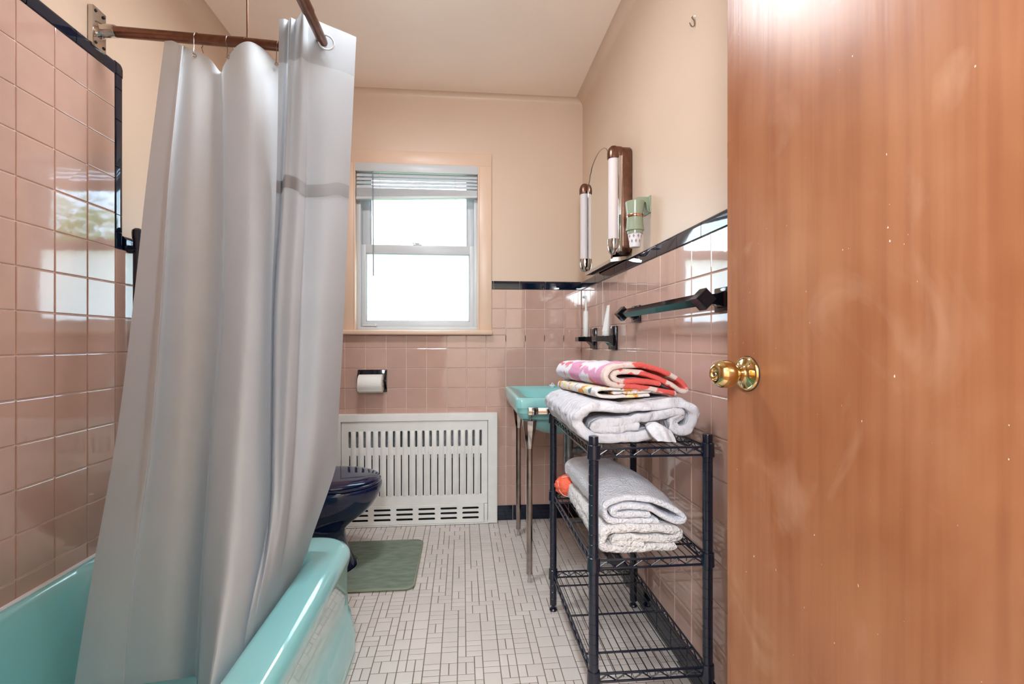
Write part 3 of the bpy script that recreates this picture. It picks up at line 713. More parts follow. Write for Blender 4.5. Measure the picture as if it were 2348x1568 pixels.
# ------------------------------------------------------------------ toilet
YT = 2.135
to = thing('toilet', (-.75, YT, 0), 'navy-black toilet with closed lid beyond the tub', 'toilet')
def egg(xb, xf, w, z, n=40):
    """egg plan: back xb, front tip xf, half width w"""
    cxm = xb + (xf - xb) * .52; pts = []
    for k in range(n):
        a = 2 * PI * k / n; c, s_ = math.cos(a), math.sin(a)
        L = (xf - cxm) if c > 0 else (cxm - xb)
        e = 1.0 if c > 0 else .75
        pts.append(Vector((cxm + L * math.copysign(abs(c) ** e, c), YT + w * math.copysign(abs(s_) ** (.95 if c > 0 else .85), s_), z)))
    return pts
prof = [(0, -.80, -.470, .118), (.012, -.80, -.472, .118), (.03, -.80, -.482, .110), (.10, -.80, -.512, .095), (.16, -.80, -.520, .092), (.18, -.81, -.516, .098), (.21, -.82, -.480, .118), (.245, -.83, -.432, .142),
        (.28, -.84, -.398, .162), (.315, -.85, -.376, .176), (.345, -.85, -.364, .183), (.360, -.85, -.361, .185), (.372, -.85, -.362, .185), (.376, -.85, -.368, .180)]
MB().loft([egg(b, f, w, z) for z, b, f, w in prof]).build('bowl', M['navy'], to, smooth=60)
MB().loft([egg(-.84, f, w, z) for z, f, w in ((.377, -.372, .178), (.379, -.366, .184), (.386, -.365, .185), (.390, -.370, .181))]).build('seat', M['navy'], to, smooth=50)
MB().loft([egg(-.84, f, w, z) for z, f, w in ((.3905, -.380, .176), (.3925, -.373, .182), (.3985, -.374, .181), (.4035, -.384, .173), (.4065, -.42, .150), (.408, -.50, .09))]).build('lid', M['navy'], to, smooth=50)
MB().box((-1.075, YT - .235, .37), (-.880, YT + .235, .73), .03, seg=4).box((-.90, YT - .12, .20), (-.80, YT + .12, .376), .02).build('tank', M['navy'], to)
MB().box((-1.078, YT - .243, .732), (-.872, YT + .243, .765), .012, seg=3).build('tank_lid', M['navy'], to)
# bath mat shaped around the foot
xr, ya, yb, xl = -.198, 1.906, 2.370, -.66
o_ = []
for (cx_, cy2, a0) in ((xr - .04, yb - .04, 0),):
    pass
def arcp(cx_, cy2, r, a0, a1, n=6): return [(cx_ + r * math.cos(math.radians(a0 + (a1 - a0) * k / n)), cy2 + r * math.sin(math.radians(a0 + (a1 - a0) * k / n))) for k in range(n + 1)]
outl = arcp(xr - .035, yb - .035, .035, 0, 90) + arcp(xl + .03, yb - .03, .03, 90, 180) + [(xl, YT + .138)] + arcp(-.600, YT, .138, 90, -90, 12) + [(xl, YT - .138)] + arcp(xl + .03, ya + .03, .03, 180, 270) + arcp(xr - .035, ya + .035, .035, 270, 360)
vs, fs = plate(outl, [], .0005, .013, .005)
rg = MB().add(vs, fs).build('bath_mat', M['rug'], smooth=60); tag(rg, 'green contour bath mat lying around the foot of the toilet', 'bath mat')
ep = [Vector((x, y, .0085)) for x, y in outl]
MB().tube(ep, .0048, 8, closed=True).build('binding', M['rugedge'], rg)

# ------------------------------------------------------------------ radiator cover
RY = 2.585
rc_ = thing('radiator_cover', (-.255, RY, 0), 'white slotted metal radiator cover below the window', 'radiator cover')
RX0, RX1, RZ = -.702, .190, .608
def onwall(vs, y): return [Vector((v.x, y - v.z, v.y)) for v in vs]
def rect(x0, x1, z0, z1): return [(x0, z0), (x1, z0), (x1, z1), (x0, z1)]
vs, fs = plate(rect(RX0, RX1, .002, RZ), [rect(-.650, .138, .006, .568)], 0, .014, .003)
MB().add(onwall(vs, RY), fs).box((RX0, RY, .002), (RX1, YB - .001, .012)).box((RX0, RY, .012), (RX0 + .012, YB - .001, RZ - .004)).box((RX1 - .012, RY, .012), (RX1, YB - .001, RZ - .004)).box((RX0, RY, RZ - .014), (RX1, YB - .001, RZ - .002)).build('frame', M['cover'], rc_)
holes = []
for k in range(19):
    x = .099 - .0391 * k
    holes += [slot(x, .4705, .0125, .089), slot(x, .2735, .0055, .223)]
vs, fs = plate(rect(-.648, .136, .110, .566), holes, 0, .010, .0025)
mb = MB().add(onwall(vs, RY + .004), fs)
gp = mb.build('grille_panel', M['cover'], rc_, smooth=30)
mb = MB()
for k in range(18):
    x = .099 - .0391 * (k + .5)
    P = []
    for i in range(9):
        t = -1 + 2 * i / 8; P.append([Vector((x + t * .0125, RY - .0062 - .0045 * max(0, 1 - t * t) ** .7, z)) for z in (.160, .168, .30, .44, .508, .516)])
    for col_ in P: col_[0].y = RY - .0058; col_[-1].y = RY - .0058
    mb.grid(P)
mb.build('pressed_ribs', M['cover'], gp, smooth=60, fixn=False)
holes = []
for k in range(6):
    for z in (.088, .062, .035): holes.append(slot(.0428 - .119 * k, z, .090, .0125))
vs, fs = plate(rect(-.648, .116, .008, .110), holes, 0, .010, .002)
MB().add(onwall(vs, RY), fs).box((.118, RY - .006, .008), (.136, RY + .006, .108), .002).build('vent_panel', M['cover'], rc_, smooth=30)
MB().box((-.69, YB - .014, .01), (.178, YB - .008, .59)).build('backing', M['dark'], rc_, smooth=None)
mb = MB()
for k in range(40): mb.box((-.66 + .0205 * k, RY + .013, .36), (-.645 + .0205 * k, RY + .018, .55))
mb.build('radiator_fins', M['fin'], rc_, smooth=None)

# ------------------------------------------------------------------ toilet paper
tp = thing('toilet_paper_holder', (-.490, YB, .722), 'black ceramic recessed paper holder on the pink tiles below the window', 'toilet paper holder')
hx0, hx1, hz0, hz1 = -.568, -.412, .724, .846
mb = MB().box((hx0, YB - .006, hz0), (hx1, YB + .001, hz1), .002)
for sx, xx in ((-1, hx0), (1, hx1)):
    prof = [(0, hz1 - .002), (.010, hz1 - .006), (.022, hz1 - .03), (.036, .785), (.034, .775), (.018, hz0 + .022), (.008, hz0 + .004), (0, hz0)]
    x0_ = xx if sx < 0 else xx - .012
    mb.prism([Vector((x0_, YB - .002 - o, z)) for o, z in prof], (.012, 0, 0))
mb.build('bracket', M['blackceramic'], tp)
MB().tube([(hx0 + .008, YB - .030, .783), (hx1 - .008, YB - .030, .783)], .008, 12).build('roller', M['blackceramic'], tp)
rc = Vector((-.4885, YB - .0565, .781)); rx0, rx1 = -.5525, -.4275
roll = MB().lathe([(.0185, 0), (.046, 0), (.0485, .002), (.0485, rx1 - rx0 - .002), (.046, rx1 - rx0), (.0185, rx1 - rx0)], (rx0, YB - .0555, .775), (1, 0, 0), 48)
roll.tube([(rx0 + .002, YB - .0555, .775), (rx1 - .002, YB - .0555, .775)], .0184, 20)
roll.m = [0] * len(roll.m); nf = len(roll.f)
P = [[Vector((x, YB - .0555 - .0488 * math.cos(a), .775 + .0488 * math.sin(a))) for a in (-.2, -.35, -.5, -.6)] + [Vector((x, YB - .0555 - .036, .737))] for x in (rx0, rx1)]
roll.grid(P)
roll = roll.build('toilet_paper_roll', M['paper'], smooth=40, fixn=False); tag(roll, 'white toilet paper roll in the black wall holder', 'toilet paper')
MB().lathe([(.0182, 0), (.0200, 0), (.0200, .002), (.0182, .002), (.0182, 0)], (rx1 - .0005, YB - .0555, .775), (1, 0, 0), 24).build('core', M['card'], roll)

# ------------------------------------------------------------------ sink
SX0, SX1, SY0, SY1, SZ = .218, XR - .001, 1.905, 2.462, .765
sk = thing('sink', ((SX0 + SX1) / 2, (SY0 + SY1) / 2, 0), 'aqua wall-hung sink on two chrome legs behind the wire rack', 'sink')
def sl(dx, dy, z, r, dxr=0): return rrect(SX0 + dx, SX1 - dxr, SY0 + dy, SY1 - dy, r, z, 6)
loops = [il2 for il2 in (
    [Vector(p) for p in rrect(.40, .56, 2.08, 2.24, .05, .583, 6)], rrect(.34, .60, 2.03, 2.30, .09, .594, 6), rrect(.28, .64, 1.975, 2.37, .10, .628, 6), rrect(.258, .652, 1.96, 2.40, .08, .655, 6),
    rrect(SX0 + .055, SX1 - .01, SY0 + .045, SY1 - .045, .05, .674, 6), sl(.030, .018, .674, .03), sl(.022, .010, .679, .03), sl(.014, .006, .700, .028), sl(.012, .005, .703, .028), sl(.008, .003, .703, .028), sl(.005, .002, .722, .026),
    sl(.004, .001, .725, .026), sl(0, 0, .725, .026), sl(0, 0, .755, .025), sl(.003, .003, .762, .022), sl(.008, .008, .766, .02), sl(.020, .018, .766, .02), sl(.024, .022, .7635, .02),
    rrect(.268, .548, 1.950, 2.330, .045, .763, 6), rrect(.274, .543, 1.956, 2.324, .045, .757, 6), rrect(.285, .535, 1.970, 2.312, .05, .72, 6), rrect(.31, .52, 2.0, 2.29, .06, .665, 6), rrect(.36, .48, 2.06, 2.24, .05, .648, 6))]
MB().loft(loops, cap0=True, cap1=True).build('basin', M['tealsink'], sk, smooth=50)
# raised back shelf
pf = [(.552, .764), (.553, .80), (.549, .87), (.5495, .882), (.556, .889), (.60, .891), (.671, .893), (.671, .76)]
pf = [(.575, .762), (.562, .775), (.556, .80), (.553, .87), (.5535, .882), (.560, .889), (.60, .891), (SX1, .893), (SX1, .762)]
MB().prism([Vector((x, SY0 + .006, z)) for x, z in pf], (0, SY1 - SY0 - .012, 0)).build('back_shelf', M['tealsink'], sk, smooth=50)
for (lx, ly) in ((.276, 1.932), (.286, 2.405)):
    leg = MB().lathe([(.0125, .034), (.0130, .56)], (lx, ly, 0), seg=8, rot0=PI / 8).build('leg', M['oldchrome'], sk, smooth=20)
    MB().lathe([(.0135, .555), (.0145, .562), (.0290, .650), (.0300, .672), (.024, .676)], (lx, ly, 0), seg=8, rot0=PI / 8).build('leg_bracket', M['chrome'], leg, smooth=20)
    MB().lathe([(.0090, .001), (.0095, .006), (.0075, .012), (.0075, .030), (.0128, .038)], (lx, ly, 0), seg=16).build('leg_foot', M['chrome'], leg)
MB().box((.262, 1.864, .703), (.302, 1.888, .734), .002).box((.302, 1.867, .705), (.668, 1.885, .731), .002).tube([(.276, 1.888, .712), (.276, 1.90, .695), (.276, 1.915, .665), (.276, 1.925, .655)], .006, 10).build('towel_bar', M['chrome'], sk)
# drain plumbing
dr = MB().lathe([(.021, .46), (.021, .590)], (.488, 2.13, 0), seg=24).lathe([(.016, .30), (.016, .46), (.0235, .445), (.0235, .468), (.019, .47)], (.488, 2.13, 0), seg=24)
dr.lathe([(.017, 0), (.017, .03), (.022, .032), (.022, .05), (.012, .052), (.012, .18)], (.488, 2.13, .495), (1, 0, 0), 16)
dr.build('drain_pipe', M['pipe'], sk)
dr = MB(); arcpts = [(.488, 2.13, .32)] + [(.488 + .038 - .038 * math.cos(a), 2.13 + .004, .30 - .038 * math.sin(a)) for a in [PI * k / 8 for k in range(9)]] + [(.564, 2.134, .37), (.568, 2.134, .40), (.585, 2.134, .42), (.61, 2.134, .425), (.671, 2.134, .425)]
dr.tube(catmull(arcpts, 3), .017, 16).lathe([(.036, 0), (.034, .006), (.02, .010)], (.671, 2.134, .425), (-1, 0, 0), 24); dr.build('trap', M['pipe'], sk)
for yy in (2.02, 2.26):
    MB().tube([(.671, yy, .50), (.625, yy, .50), (.612, yy, .512), (.608, yy, .66)], .007, 12).lathe([(.028, 0), (.027, .005), (.012, .009)], (.671, yy, .50), (-1, 0, 0), 24).lathe([(.013, -.022), (.013, .018)], (.612, yy, .50), seg=16).lathe([(.019, 0), (.019, .010), (.008, .014)], (.60, yy, .475), (0, 0, -1), 8).build('supply_valve', M['oldchrome'], sk)
st = MB().lathe([(.009, 0), (.0125, .006), (.0165, .011), (.0160, .0135), (.004, .0145), (0, .015)], (0, 0, 0), seg=24)
st.tube([(.0055 * math.cos(a), 0, .014 + .0085 * max(0, math.sin(a))) for a in [PI * k / 10 for k in range(11)]], .0018, 8)
p0 = Vector((.460, 2.385, .7635)); st.v = [tuple(Vector(v) + p0) for v in st.v]
tag(st.build('sink_stopper', M['handle']), 'small white ring-topped stopper on the far rim of the sink', 'sink stopper')

# ------------------------------------------------------------------ wire rack
X0, X1, Y0, Y1 = .335, .641, 1.180, 1.720
rk = thing('wire_rack', ((X0 + X1) / 2, (Y0 + Y1) / 2, 0), 'black three-tier wire rack holding folded towels, against the pink tiled wall', 'wire shelf')
def post_prof():
    pr_ = [(.0105, .020)]; z = .022
    pr_.append((.0127, .022)); k = 1
    while k * .0254 + .02 < .74:
        zz = .022 + k * .0254; pr_ += [(.0127, zz - .0012), (.0119, zz - .0006), (.0119, zz + .0006), (.0127, zz + .0012)]; k += 1
    pr_ += [(.0127, .7525), (.0120, .7545), (0, .755)]; return pr_
post = None
for (x, y) in ((X0, Y0), (X1, Y0), (X0, Y1), (X1, Y1)):
    p_ = MB().lathe(post_prof(), (x, y, 0), seg=20).build('post', M['blackmetal'], rk, smooth=50)
    MB().lathe([(.0140, .0005), (.0145, .004), (.0110, .009), (.0060, .010), (.0060, .022)], (x, y, 0), seg=20).build('leveling_foot', M['blackmetal'], p_)
SHZ = (.142, .434, .721)
for sz in SHZ:
    m_ = MB(); zb = sz - .021; rr = .0031
    rectp = lambda z, o: [(X0 - o, Y0 - o, z), (X1 + o, Y0 - o, z), (X1 + o, Y1 + o, z), (X0 - o, Y1 + o, z)]
    for z in (sz, zb):
        R4 = rectp(z, 0)
        for k in range(4): m_.tube([R4[k], R4[(k + 1) % 4]], rr, 8)
    def zig(a, b, n):
        a, b = Vector(a), Vector(b); pts = []
        for k in range(2 * n + 1):
            q = a + (b - a) * (k / (2 * n)); pts.append(Vector((q.x, q.y, sz - .003 if k % 2 else zb + .003)))
        for k in range(2 * n): m_.tube([pts[k], pts[k + 1]], .0018, 6)
    zig((X0 + .012, Y0, 0), (X1 - .012, Y0, 0), 6); zig((X0 + .012, Y1, 0), (X1 - .012, Y1, 0), 6)
    zig((X0, Y0 + .012, 0), (X0, Y1 - .012, 0), 12); zig((X1, Y0 + .012, 0), (X1, Y1 - .012, 0), 12)
    for y in (Y0 + .087, Y0 + .267, Y0 + .447): m_.tube([(X0, y, sz - .0045), (X1, y, sz - .0045)], .0030, 8)
    for k in range(14):
        x = X0 + .016 + (X1 - X0 - .032) * k / 13; m_.tube([(x, Y0, sz - .010), (x, Y0 - .0005, sz), (x, Y0 + .004, sz + .0022), (x, Y1 - .004, sz + .0022), (x, Y1 + .0005, sz), (x, Y1, sz - .010)], .00135, 6)
    sh = m_.build('shelf', M['blackmetal'], rk, smooth=50)
    for (x, y) in ((X0, Y0), (X1, Y0), (X0, Y1), (X1, Y1)):
        MB().lathe([(.0150, sz - .026), (.0172, sz - .024), (.0160, sz + .010), (.0140, sz + .0115)], (x, y, 0), seg=20).build('collar', M['blackmetal'], sh)

# ------------------------------------------------------------------ folded towels
def vnoise(p, s, seed=0.0):
    x, y, z = p[0] * s + seed, p[1] * s + seed * 1.3, p[2] * s + seed * .7
    return (math.sin(x * 1.7 + math.sin(y * 2.3)) + math.sin(y * 2.1 + math.sin(z * 1.9) * 1.3) + math.sin(z * 2.6 + math.sin(x * 1.3))) / 3
def towel(name, ctrl, th, y0, y1, m, wrinkle=.004, ws=30, xf=None, seed=0., ny=26, nsub=9, two=False):
    """ctrl: centre line (x, z) of the folded layers seen from the front; extruded from y0 (front) to y1 (back)"""
    C = catmull([(a, b) for a, b in ctrl], nsub); n = len(C); L, R = [], []
    for i in range(n):
        t = C[min(i + 1, n - 1)] - C[max(i - 1, 0)]; t = t / (np.linalg.norm(t) + 1e-9); nn = np.array((-t[1], t[0]))
        L.append(C[i] + nn * th / 2); R.append(C[i] - nn * th / 2)
    t0 = C[0] - C[1]; t0 = t0 / np.linalg.norm(t0); t1 = C[-1] - C[-2]; t1 = t1 / np.linalg.norm(t1)
    loop = L + [C[-1] + t1 * th * .35] + R[::-1] + [C[0] + t0 * th * .35]; cen = np.array(loop).mean(0)
    def sec(y, s, v):
        out = []
        for k, q in enumerate(loop):
            kk = k if k < n else (n if k == n else (2 * n - k if k <= 2 * n else 0)); kk = min(max(kk, 0), n - 1)
            c = C[kk]; pt = c + (np.array(q) - c) * s
            P = Vector((pt[0], y, pt[1]))
            if xf: P = xf(P, v)
            w = wrinkle * vnoise(P, ws, seed) * .6 + wrinkle * vnoise(P, ws * 2.7, seed + 3) * .4
            w -= wrinkle * .55 * math.exp(-14 * math.sin(ws * .55 * (P.y + .8 * P.x + .5 * P.z) + 2.2 * vnoise(P, 9, seed)) ** 2)
            d = Vector((pt[0] - cen[0], 0, pt[1] - cen[1])); d = d.normalized() if d.length > 1e-6 else Vector((0, 0, 1))
            P += d * w * (.3 + .7 * min(1, max(0, .5 + v))); P.y += wrinkle * .8 * vnoise((pt[0], 0, pt[1]), ws * 1.5, seed + 9)
            out.append(P)
        return out
    secs = [(y0, .55, 0), (y0 - .003, .80, 0), (y0, 1.0, 0)] 
    secs = [(y0 - .004, .35, 0), (y0 - .0025, .75, 0), (y0 + .002, .96, 0)]
    for i in range(ny + 1): secs.append((y0 + .006 + (y1 - y0 - .012) * i / ny, 1.0, i / ny))
    secs += [(y1 - .002, .9, 1), (y1 + .001, .5, 1)]
    loops = [sec(*s_) for s_ in secs]
    mb = MB(); mb.loft(loops, cap0=False, cap1=False)
    N_ = len(loop)
    if two: mb.m = [1 if (k // N_) < 4 or (n * 1.08 < (k % N_) < n * 1.92) else 0 for k in range(len(mb.f))]
    for li in (0, len(loops) - 1):
        off = li * N_
        mb.mi = 1 if (two and li == 0) else 0
        for i in range(n - 1): mb.f.append((off + i, off + i + 1, off + (2 * n - i - 1), off + (2 * n - i))); mb.m.append(mb.mi)
    mb.f.append((n - 1, n, n + 1)); mb.m.append(0); mb.f.append((0, 2 * n, 2 * n + 1)); mb.m.append(0)
    return mb.build(name, m, smooth=75)
# lower shelf pair
zS = SHZ[1] + .004
def xf_low(P, v): return Vector((P.x + .014 * v, P.y, zS + (P.z - zS) * (1.0 - .10 * v)))
t1 = towel('folded_towel', [(.565, zS + .012), (.46, zS + .011), (.378, zS + .013), (.366, zS + .040), (.385, zS + .062), (.47, zS + .063), (.555, zS + .058), (.578, zS + .044), (.560, zS + .033), (.49, zS + .036), (.412, zS + .040), (.402, zS + .030), (.44, zS + .027), (.475, zS + .024)],
           .0215, 1.205, 1.640, M['terry2'], .0065, 42, xf_low, 1.0)
tag(t1, 'cream plush folded towel on the middle shelf, lower of the two', 'towel', 'folded towels on the wire rack')
z2 = zS + .074
def xf_up(P, v):
    b = math.sin(PI * min(1, v * 1.15)) * .010
    return Vector((P.x * (1 - .02 * v) + .006 * v, P.y, z2 + (P.z - z2) * (1.0 + .28 * math.sin(PI * v) + .10 * v) - .010 * v + (-.018 * max(0, (P.x - .50) / .08) if P.x > .5 else 0)))
t2 = towel('folded_towel', [(.520, z2 + .008), (.44, z2 + .009), (.388, z2 + .012), (.371, z2 + .036), (.384, z2 + .060), (.44, z2 + .069), (.51, z2 + .064), (.568, z2 + .050), (.590, z2 + .034), (.575, z2 + .020), (.54, z2 + .024), (.49, z2 + .043), (.42, z2 + .048), (.394, z2 + .036), (.41, z2 + .026), (.46, z2 + .027), (.495, z2 + .024)],
           .0165, 1.210, 1.655, M['terry'], .0060, 26, xf_up, 4.0)
tag(t2, 'white terry folded towel on the middle shelf, laid on the cream one', 'towel', 'folded towels on the wire rack')
# top shelf
zT = SHZ[2] + .004
def xf_big(P, v): return Vector((.46 + (P.x - .46) * (1 - .10 * v) - .012 * v, P.y, zT + .006 + (P.z - zT) * (1.0 - .08 * v)))
t3 = towel('folded_blanket', [(.50, zT + .020), (.42, zT + .011), (.345, zT + .014), (.306, zT + .038), (.300, zT + .066), (.335, zT + .094), (.42, zT + .092), (.50, zT + .097), (.575, zT + .102), (.612, zT + .086), (.618, zT + .055), (.600, zT + .030), (.572, zT + .030), (.560, zT + .052), (.580, zT + .070), (.560, zT + .078), (.50, zT + .066), (.42, zT + .054), (.37, zT + .050), (.345, zT + .040), (.40, zT + .034), (.46, zT + .044)],
           .0270, 1.205, 1.645, M['cotton'], .0110, 34, xf_big, 7.0, ny=34)
tag(t3, 'bulky white cotton blanket folded at the bottom of the top shelf pile', 'blanket')
# a loose corner of the blanket hanging over the front
cpts = [PD(1500, 975, 1.235), PD(1512, 985, 1.215), PD(1522, 1000, 1.205), PD(1532, 1014, 1.20)]
P = []
for k, (w, c) in enumerate(zip((.020, .030, .030, .024), cpts)):
    P.append([c + Vector((w * t, -.006 * math.cos(t * 4), .010 * (1 - t * t) * (1 if k < 3 else .2) - .002 * t)) for t in (-1, -.6, -.2, .2, .6, 1)])
Pd = [catmull(r_, 4) for r_ in P]; Pd = [[Vector(Pdd) for Pdd in q] for q in zip(*[catmull([Pd[k][i] for k in range(4)], 5) for i in range(len(Pd[0]))])]
mb = MB().grid(Pd); back = [[p + Vector((0, .008, -.002)) for p in r_] for r_ in Pd]; mb.grid(back)
nu, nv = len(Pd), len(Pd[0])
for i in range(nu - 1):
    for j in (0, nv - 1): mb.quad(Pd[i][j], Pd[i + 1][j], back[i + 1][j], back[i][j])
for j in range(nv - 1):
    for i in (0, nu - 1): mb.quad(Pd[i][j], Pd[i][j + 1], back[i][j + 1], back[i][j])
mb.build('loose_corner', M['cotton'], t3, smooth=75)
zM = zT + .117
def xf_mid(P, v): return Vector((P.x + .005 - .020 * v, P.y, zM + (P.z - zM) * (1.0 + .15 * v) - .014 * v))
t4 = towel('folded_towel', [(.50, zM + .010), (.42, zM + .006), (.372, zM + .007), (.352, zM + .015), (.362, zM + .026), (.42, zM + .027), (.49, zM + .025), (.50, zM + .020), (.45, zM + .017), (.40, zM + .016)],
           .0095, 1.235, 1.625, M['floral'], .0045, 50, xf_mid, 11.0)
tag(t4, 'yellow, green and orange print folded towel squeezed between blanket and coral towel', 'towel', 'folded towels on the wire rack')
zP = zM + .033
def xf_top(P, v):
    sag = max(0, P.x - .47) / .13
    return Vector((P.x - .040 * v - .01 * v * v, P.y, zP + (P.z - zP) * (1.0 - .05 * v) - .034 * sag ** 1.3 - .004 * v - .005))
t5 = towel('folded_towel', [(.575, zP + .012), (.52, zP + .006), (.44, zP + .007), (.396, zP + .014), (.382, zP + .036), (.402, zP + .058), (.46, zP + .064), (.53, zP + .063), (.588, zP + .050), (.603, zP + .034), (.590, zP + .024), (.555, zP + .034), (.49, zP + .043), (.42, zP + .046), (.402, zP + .034), (.42, zP + .021), (.47, zP + .022), (.53, zP + .026)],
           .0155, 1.225, 1.625, [M['coral'], M['coral2']], .0050, 32, xf_top, 15.0, two=True)
tag(t5, 'coral and pink print folded towel at the top of the pile', 'towel', 'folded towels on the wire rack')
# bath pouf
pc = Vector((.384, 1.668, zS + .040)); vs = []; fs = []; nu, nv = 40, 24
for i in range(nu):
    for j in range(nv + 1):
        a = 2 * PI * i / nu; b = PI * j / nv
        r_ = 1 + .06 * math.sin(9 * a + 3 * math.sin(4 * b)) * math.sin(b) + .04 * math.sin(14 * b + 2 * math.sin(3 * a))
        vs.append(pc + Vector((.052 * r_ * math.sin(b) * math.cos(a), .045 * r_ * math.sin(b) * math.sin(a), .038 * r_ * math.cos(b))))
for i in range(nu):
    for j in range(nv): i2 = (i + 1) % nu; fs.append((i * (nv + 1) + j, i2 * (nv + 1) + j, i2 * (nv + 1) + j + 1, i * (nv + 1) + j + 1))
pf_ = MB().add(vs, fs).build('bath_pouf', M['pouf'], smooth=80); tag(pf_, 'coral mesh bath pouf at the far end of the middle shelf', 'bath pouf')
MB().tube(catmull([pc + Vector(q) for q in ((-.045, -.012, .022), (-.040, -.026, -.012), (-.020, -.040, -.026), (.004, -.045, -.018), (.012, -.046, .000), (.018, -.044, .010))], 5), .0013, 6).tube(catmull([pc + Vector(q) for q in ((-.030, -.014, .034), (-.005, -.020, .038), (.018, -.018, .036), (.03, -.01, .03))], 5), .0018, 6).build('cord', M['net'], pf_)

# ------------------------------------------------------------------ towel bar on the right wall
TYn, TYf, TZb, TXb = 1.148, 1.757, 1.105, .612
tb = thing('towel_bar', (XR, (TYn + TYf) / 2, TZb), 'black ceramic towel bar with diamond ends on the right wall', 'towel bar')
def diamond(x, y, z, h, n=4, w=None):
    w = w or h
    return [Vector((x - w, y, z)), Vector((x, y, z - h)), Vector((x + w, y, z)), Vector((x, y, z + h))]
MB().loft([diamond(TXb, TYn + .005, TZb, .0165), diamond(TXb, TYf - .005, TZb, .0165)]).build('bar', M['blackceramic'], tb, smooth=20)
for yy, s_ in ((TYn, -1), (TYf, 1)):
    m_ = MB().loft([diamond(TXb, yy + s_ * o, TZb, h) for o, h in ((-.021, .025), (-.019, .028), (.015, .028), (.0175, .0255), (.0178, .020), (.0188, .0195))])
    rr_ = lambda x, hy, hz: [Vector((x, yy - hy, TZb - hz)), Vector((x, yy + hy, TZb - hz)), Vector((x, yy + hy, TZb + hz)), Vector((x, yy - hy, TZb + hz))]
    m_.loft([rr_(TXb + .010, .010, .012), rr_(TXb + .03, .012, .014), rr_(XR - .012, .018, .020), rr_(XR - .006, .022, .024)])
    m_.box((XR - .010, yy - .040, TZb - .032), (XR + .001, yy + .040, TZb + .032), .004)
    m_.build('bar_post', M['blackceramic'], tb, smooth=25)

# ------------------------------------------------------------------ toothbrush / tumbler holders
def brush_holder(y, label):
    h = thing('toothbrush_holder', (XR, y, 1.015), label, 'toothbrush holder', 'black ceramic toothbrush holders')
    MB().box((XR - .010, y - .0525, .962), (XR + .001, y + .0525, 1.068), .004).build('wall_plate', M['blackceramic'], h)
    pf2 = [(0, .020), (.012, .014), (.022, .010), (.050, .008), (.056, .010), (.060, .008), (.086, .008), (.088, .006), (.088, -.013), (.086, -.015), (.050, -.015), (.034, -.017), (.022, -.024), (.014, -.034), (0, -.040)]
    MB().prism([Vector((XR - .004 - o, y - .034, 1.015 + z)) for o, z in pf2], (0, .068, 0)).build('arm', M['blackceramic'], h, smooth=40)
    return h
brush_holder(2.352, 'black ceramic toothbrush holder nearer the back corner, holding the electric toothbrush')
brush_holder(2.040, 'black ceramic holder beside the towel bar, holding the toothpaste tube')
bx_, by_ = .628, 2.352
tbsh = thing('electric_toothbrush', (bx_, by_, 1.023), 'white electric toothbrush standing in the corner holder', 'toothbrush')
MB().lathe([(.0115, 0), (.0130, .004), (.0135, .03), (.0142, .07), (.0140, .105), (.0125, .128), (.008, .134), (.0045, .135)], (bx_, by_, 1.0235), seg=24).build('handle', M['whitecap'], tbsh)
bh = MB().lathe([(.0060, 0), (.0052, .02), (.0040, .05), (.0042, .062), (.0050, .072), (.0030, .076)], (bx_, by_, 1.158), seg=16).lathe([(.0065, 0), (.0065, .006)], (bx_ - .004, by_, 1.227), (-1, 0, 0), 16).build('brush_head', M['whitecap'], tbsh)
MB().lathe([(.0060, 0), (.0056, .008)], (bx_ - .010, by_, 1.227), (-1, 0, 0), 16).build('bristles', M['bluish'], bh)
tx, ty = .636, 2.040
tt = thing('toothpaste_tube', (tx, ty, 1.023), 'white toothpaste tube standing on its cap in the holder', 'toothpaste')
MB().lathe([(.0155, 0), (.0165, .002), (.0165, .018), (.0150, .020)], (tx, ty, 1.0235), seg=28).build('cap', M['whitecap'], tt)
lp = []
for k in range(9):
    t = k / 8; a_, b_ = .0165 * (1 - t) ** .75 + .0012, .0165 + .004 * t
    lp.append([Vector((tx + .010 * t + a_ * math.cos(q), ty + b_ * math.sin(q), 1.043 + .118 * t)) for q in [2 * PI * i / 28 for i in range(28)]])
MB().loft(lp).build('tube', M['whitecap'], tt, smooth=50)

# ------------------------------------------------------------------ mirror cabinet with side lights
mc = thing('mirror_cabinet', (XR, 2.085, 1.33), 'chrome medicine cabinet with arched mirror and two tube lights', 'mirror')
vs, fs = plate(slot(2.085, 1.57, .500, .44), [], 0, .045, .008) if False else plate([(p.x, p.y) for p in rrect(1.835, 2.335, 1.352, 1.792, .035, 0, 6)], [], 0, .046, .008)
MB().add([Vector((PRX - v.z, v.x, v.y)) for v in vs], fs).build('cabinet', M['bronze'], mc, smooth=40)
mo = [(2.262, 1.332), (2.268, 1.342), (2.268, 1.70)] + [(2.268 - .010 * k, 1.745 + .016 * k ** .8) for k in range(4)] + [(2.225, 1.806), (2.213, 1.812)]
top = [(2.213 - .0135 * k, 1.812 + .046 * math.sin(PI * k / 19) ** .6) for k in range(1, 19)]
mo += top + [(1.957, 1.812), (1.945, 1.806)] + [(1.902 + .010 * k, 1.745 + .016 * k ** .8) for k in range(4)][::-1] + [(1.902, 1.70), (1.902, 1.342), (1.908, 1.332)]
vs, fs = plate(mo, [], 0, .006, .0015)
MB().add([Vector((.622 - v.z, v.x, v.y)) for v in vs], fs).build('mirror_panel', M['mirror'], mc, smooth=30)
MB().tube([(.6155, y, z) for y, z in mo], .0016, 6, closed=True).build('mirror_edge', M['oldchrome'], mc)
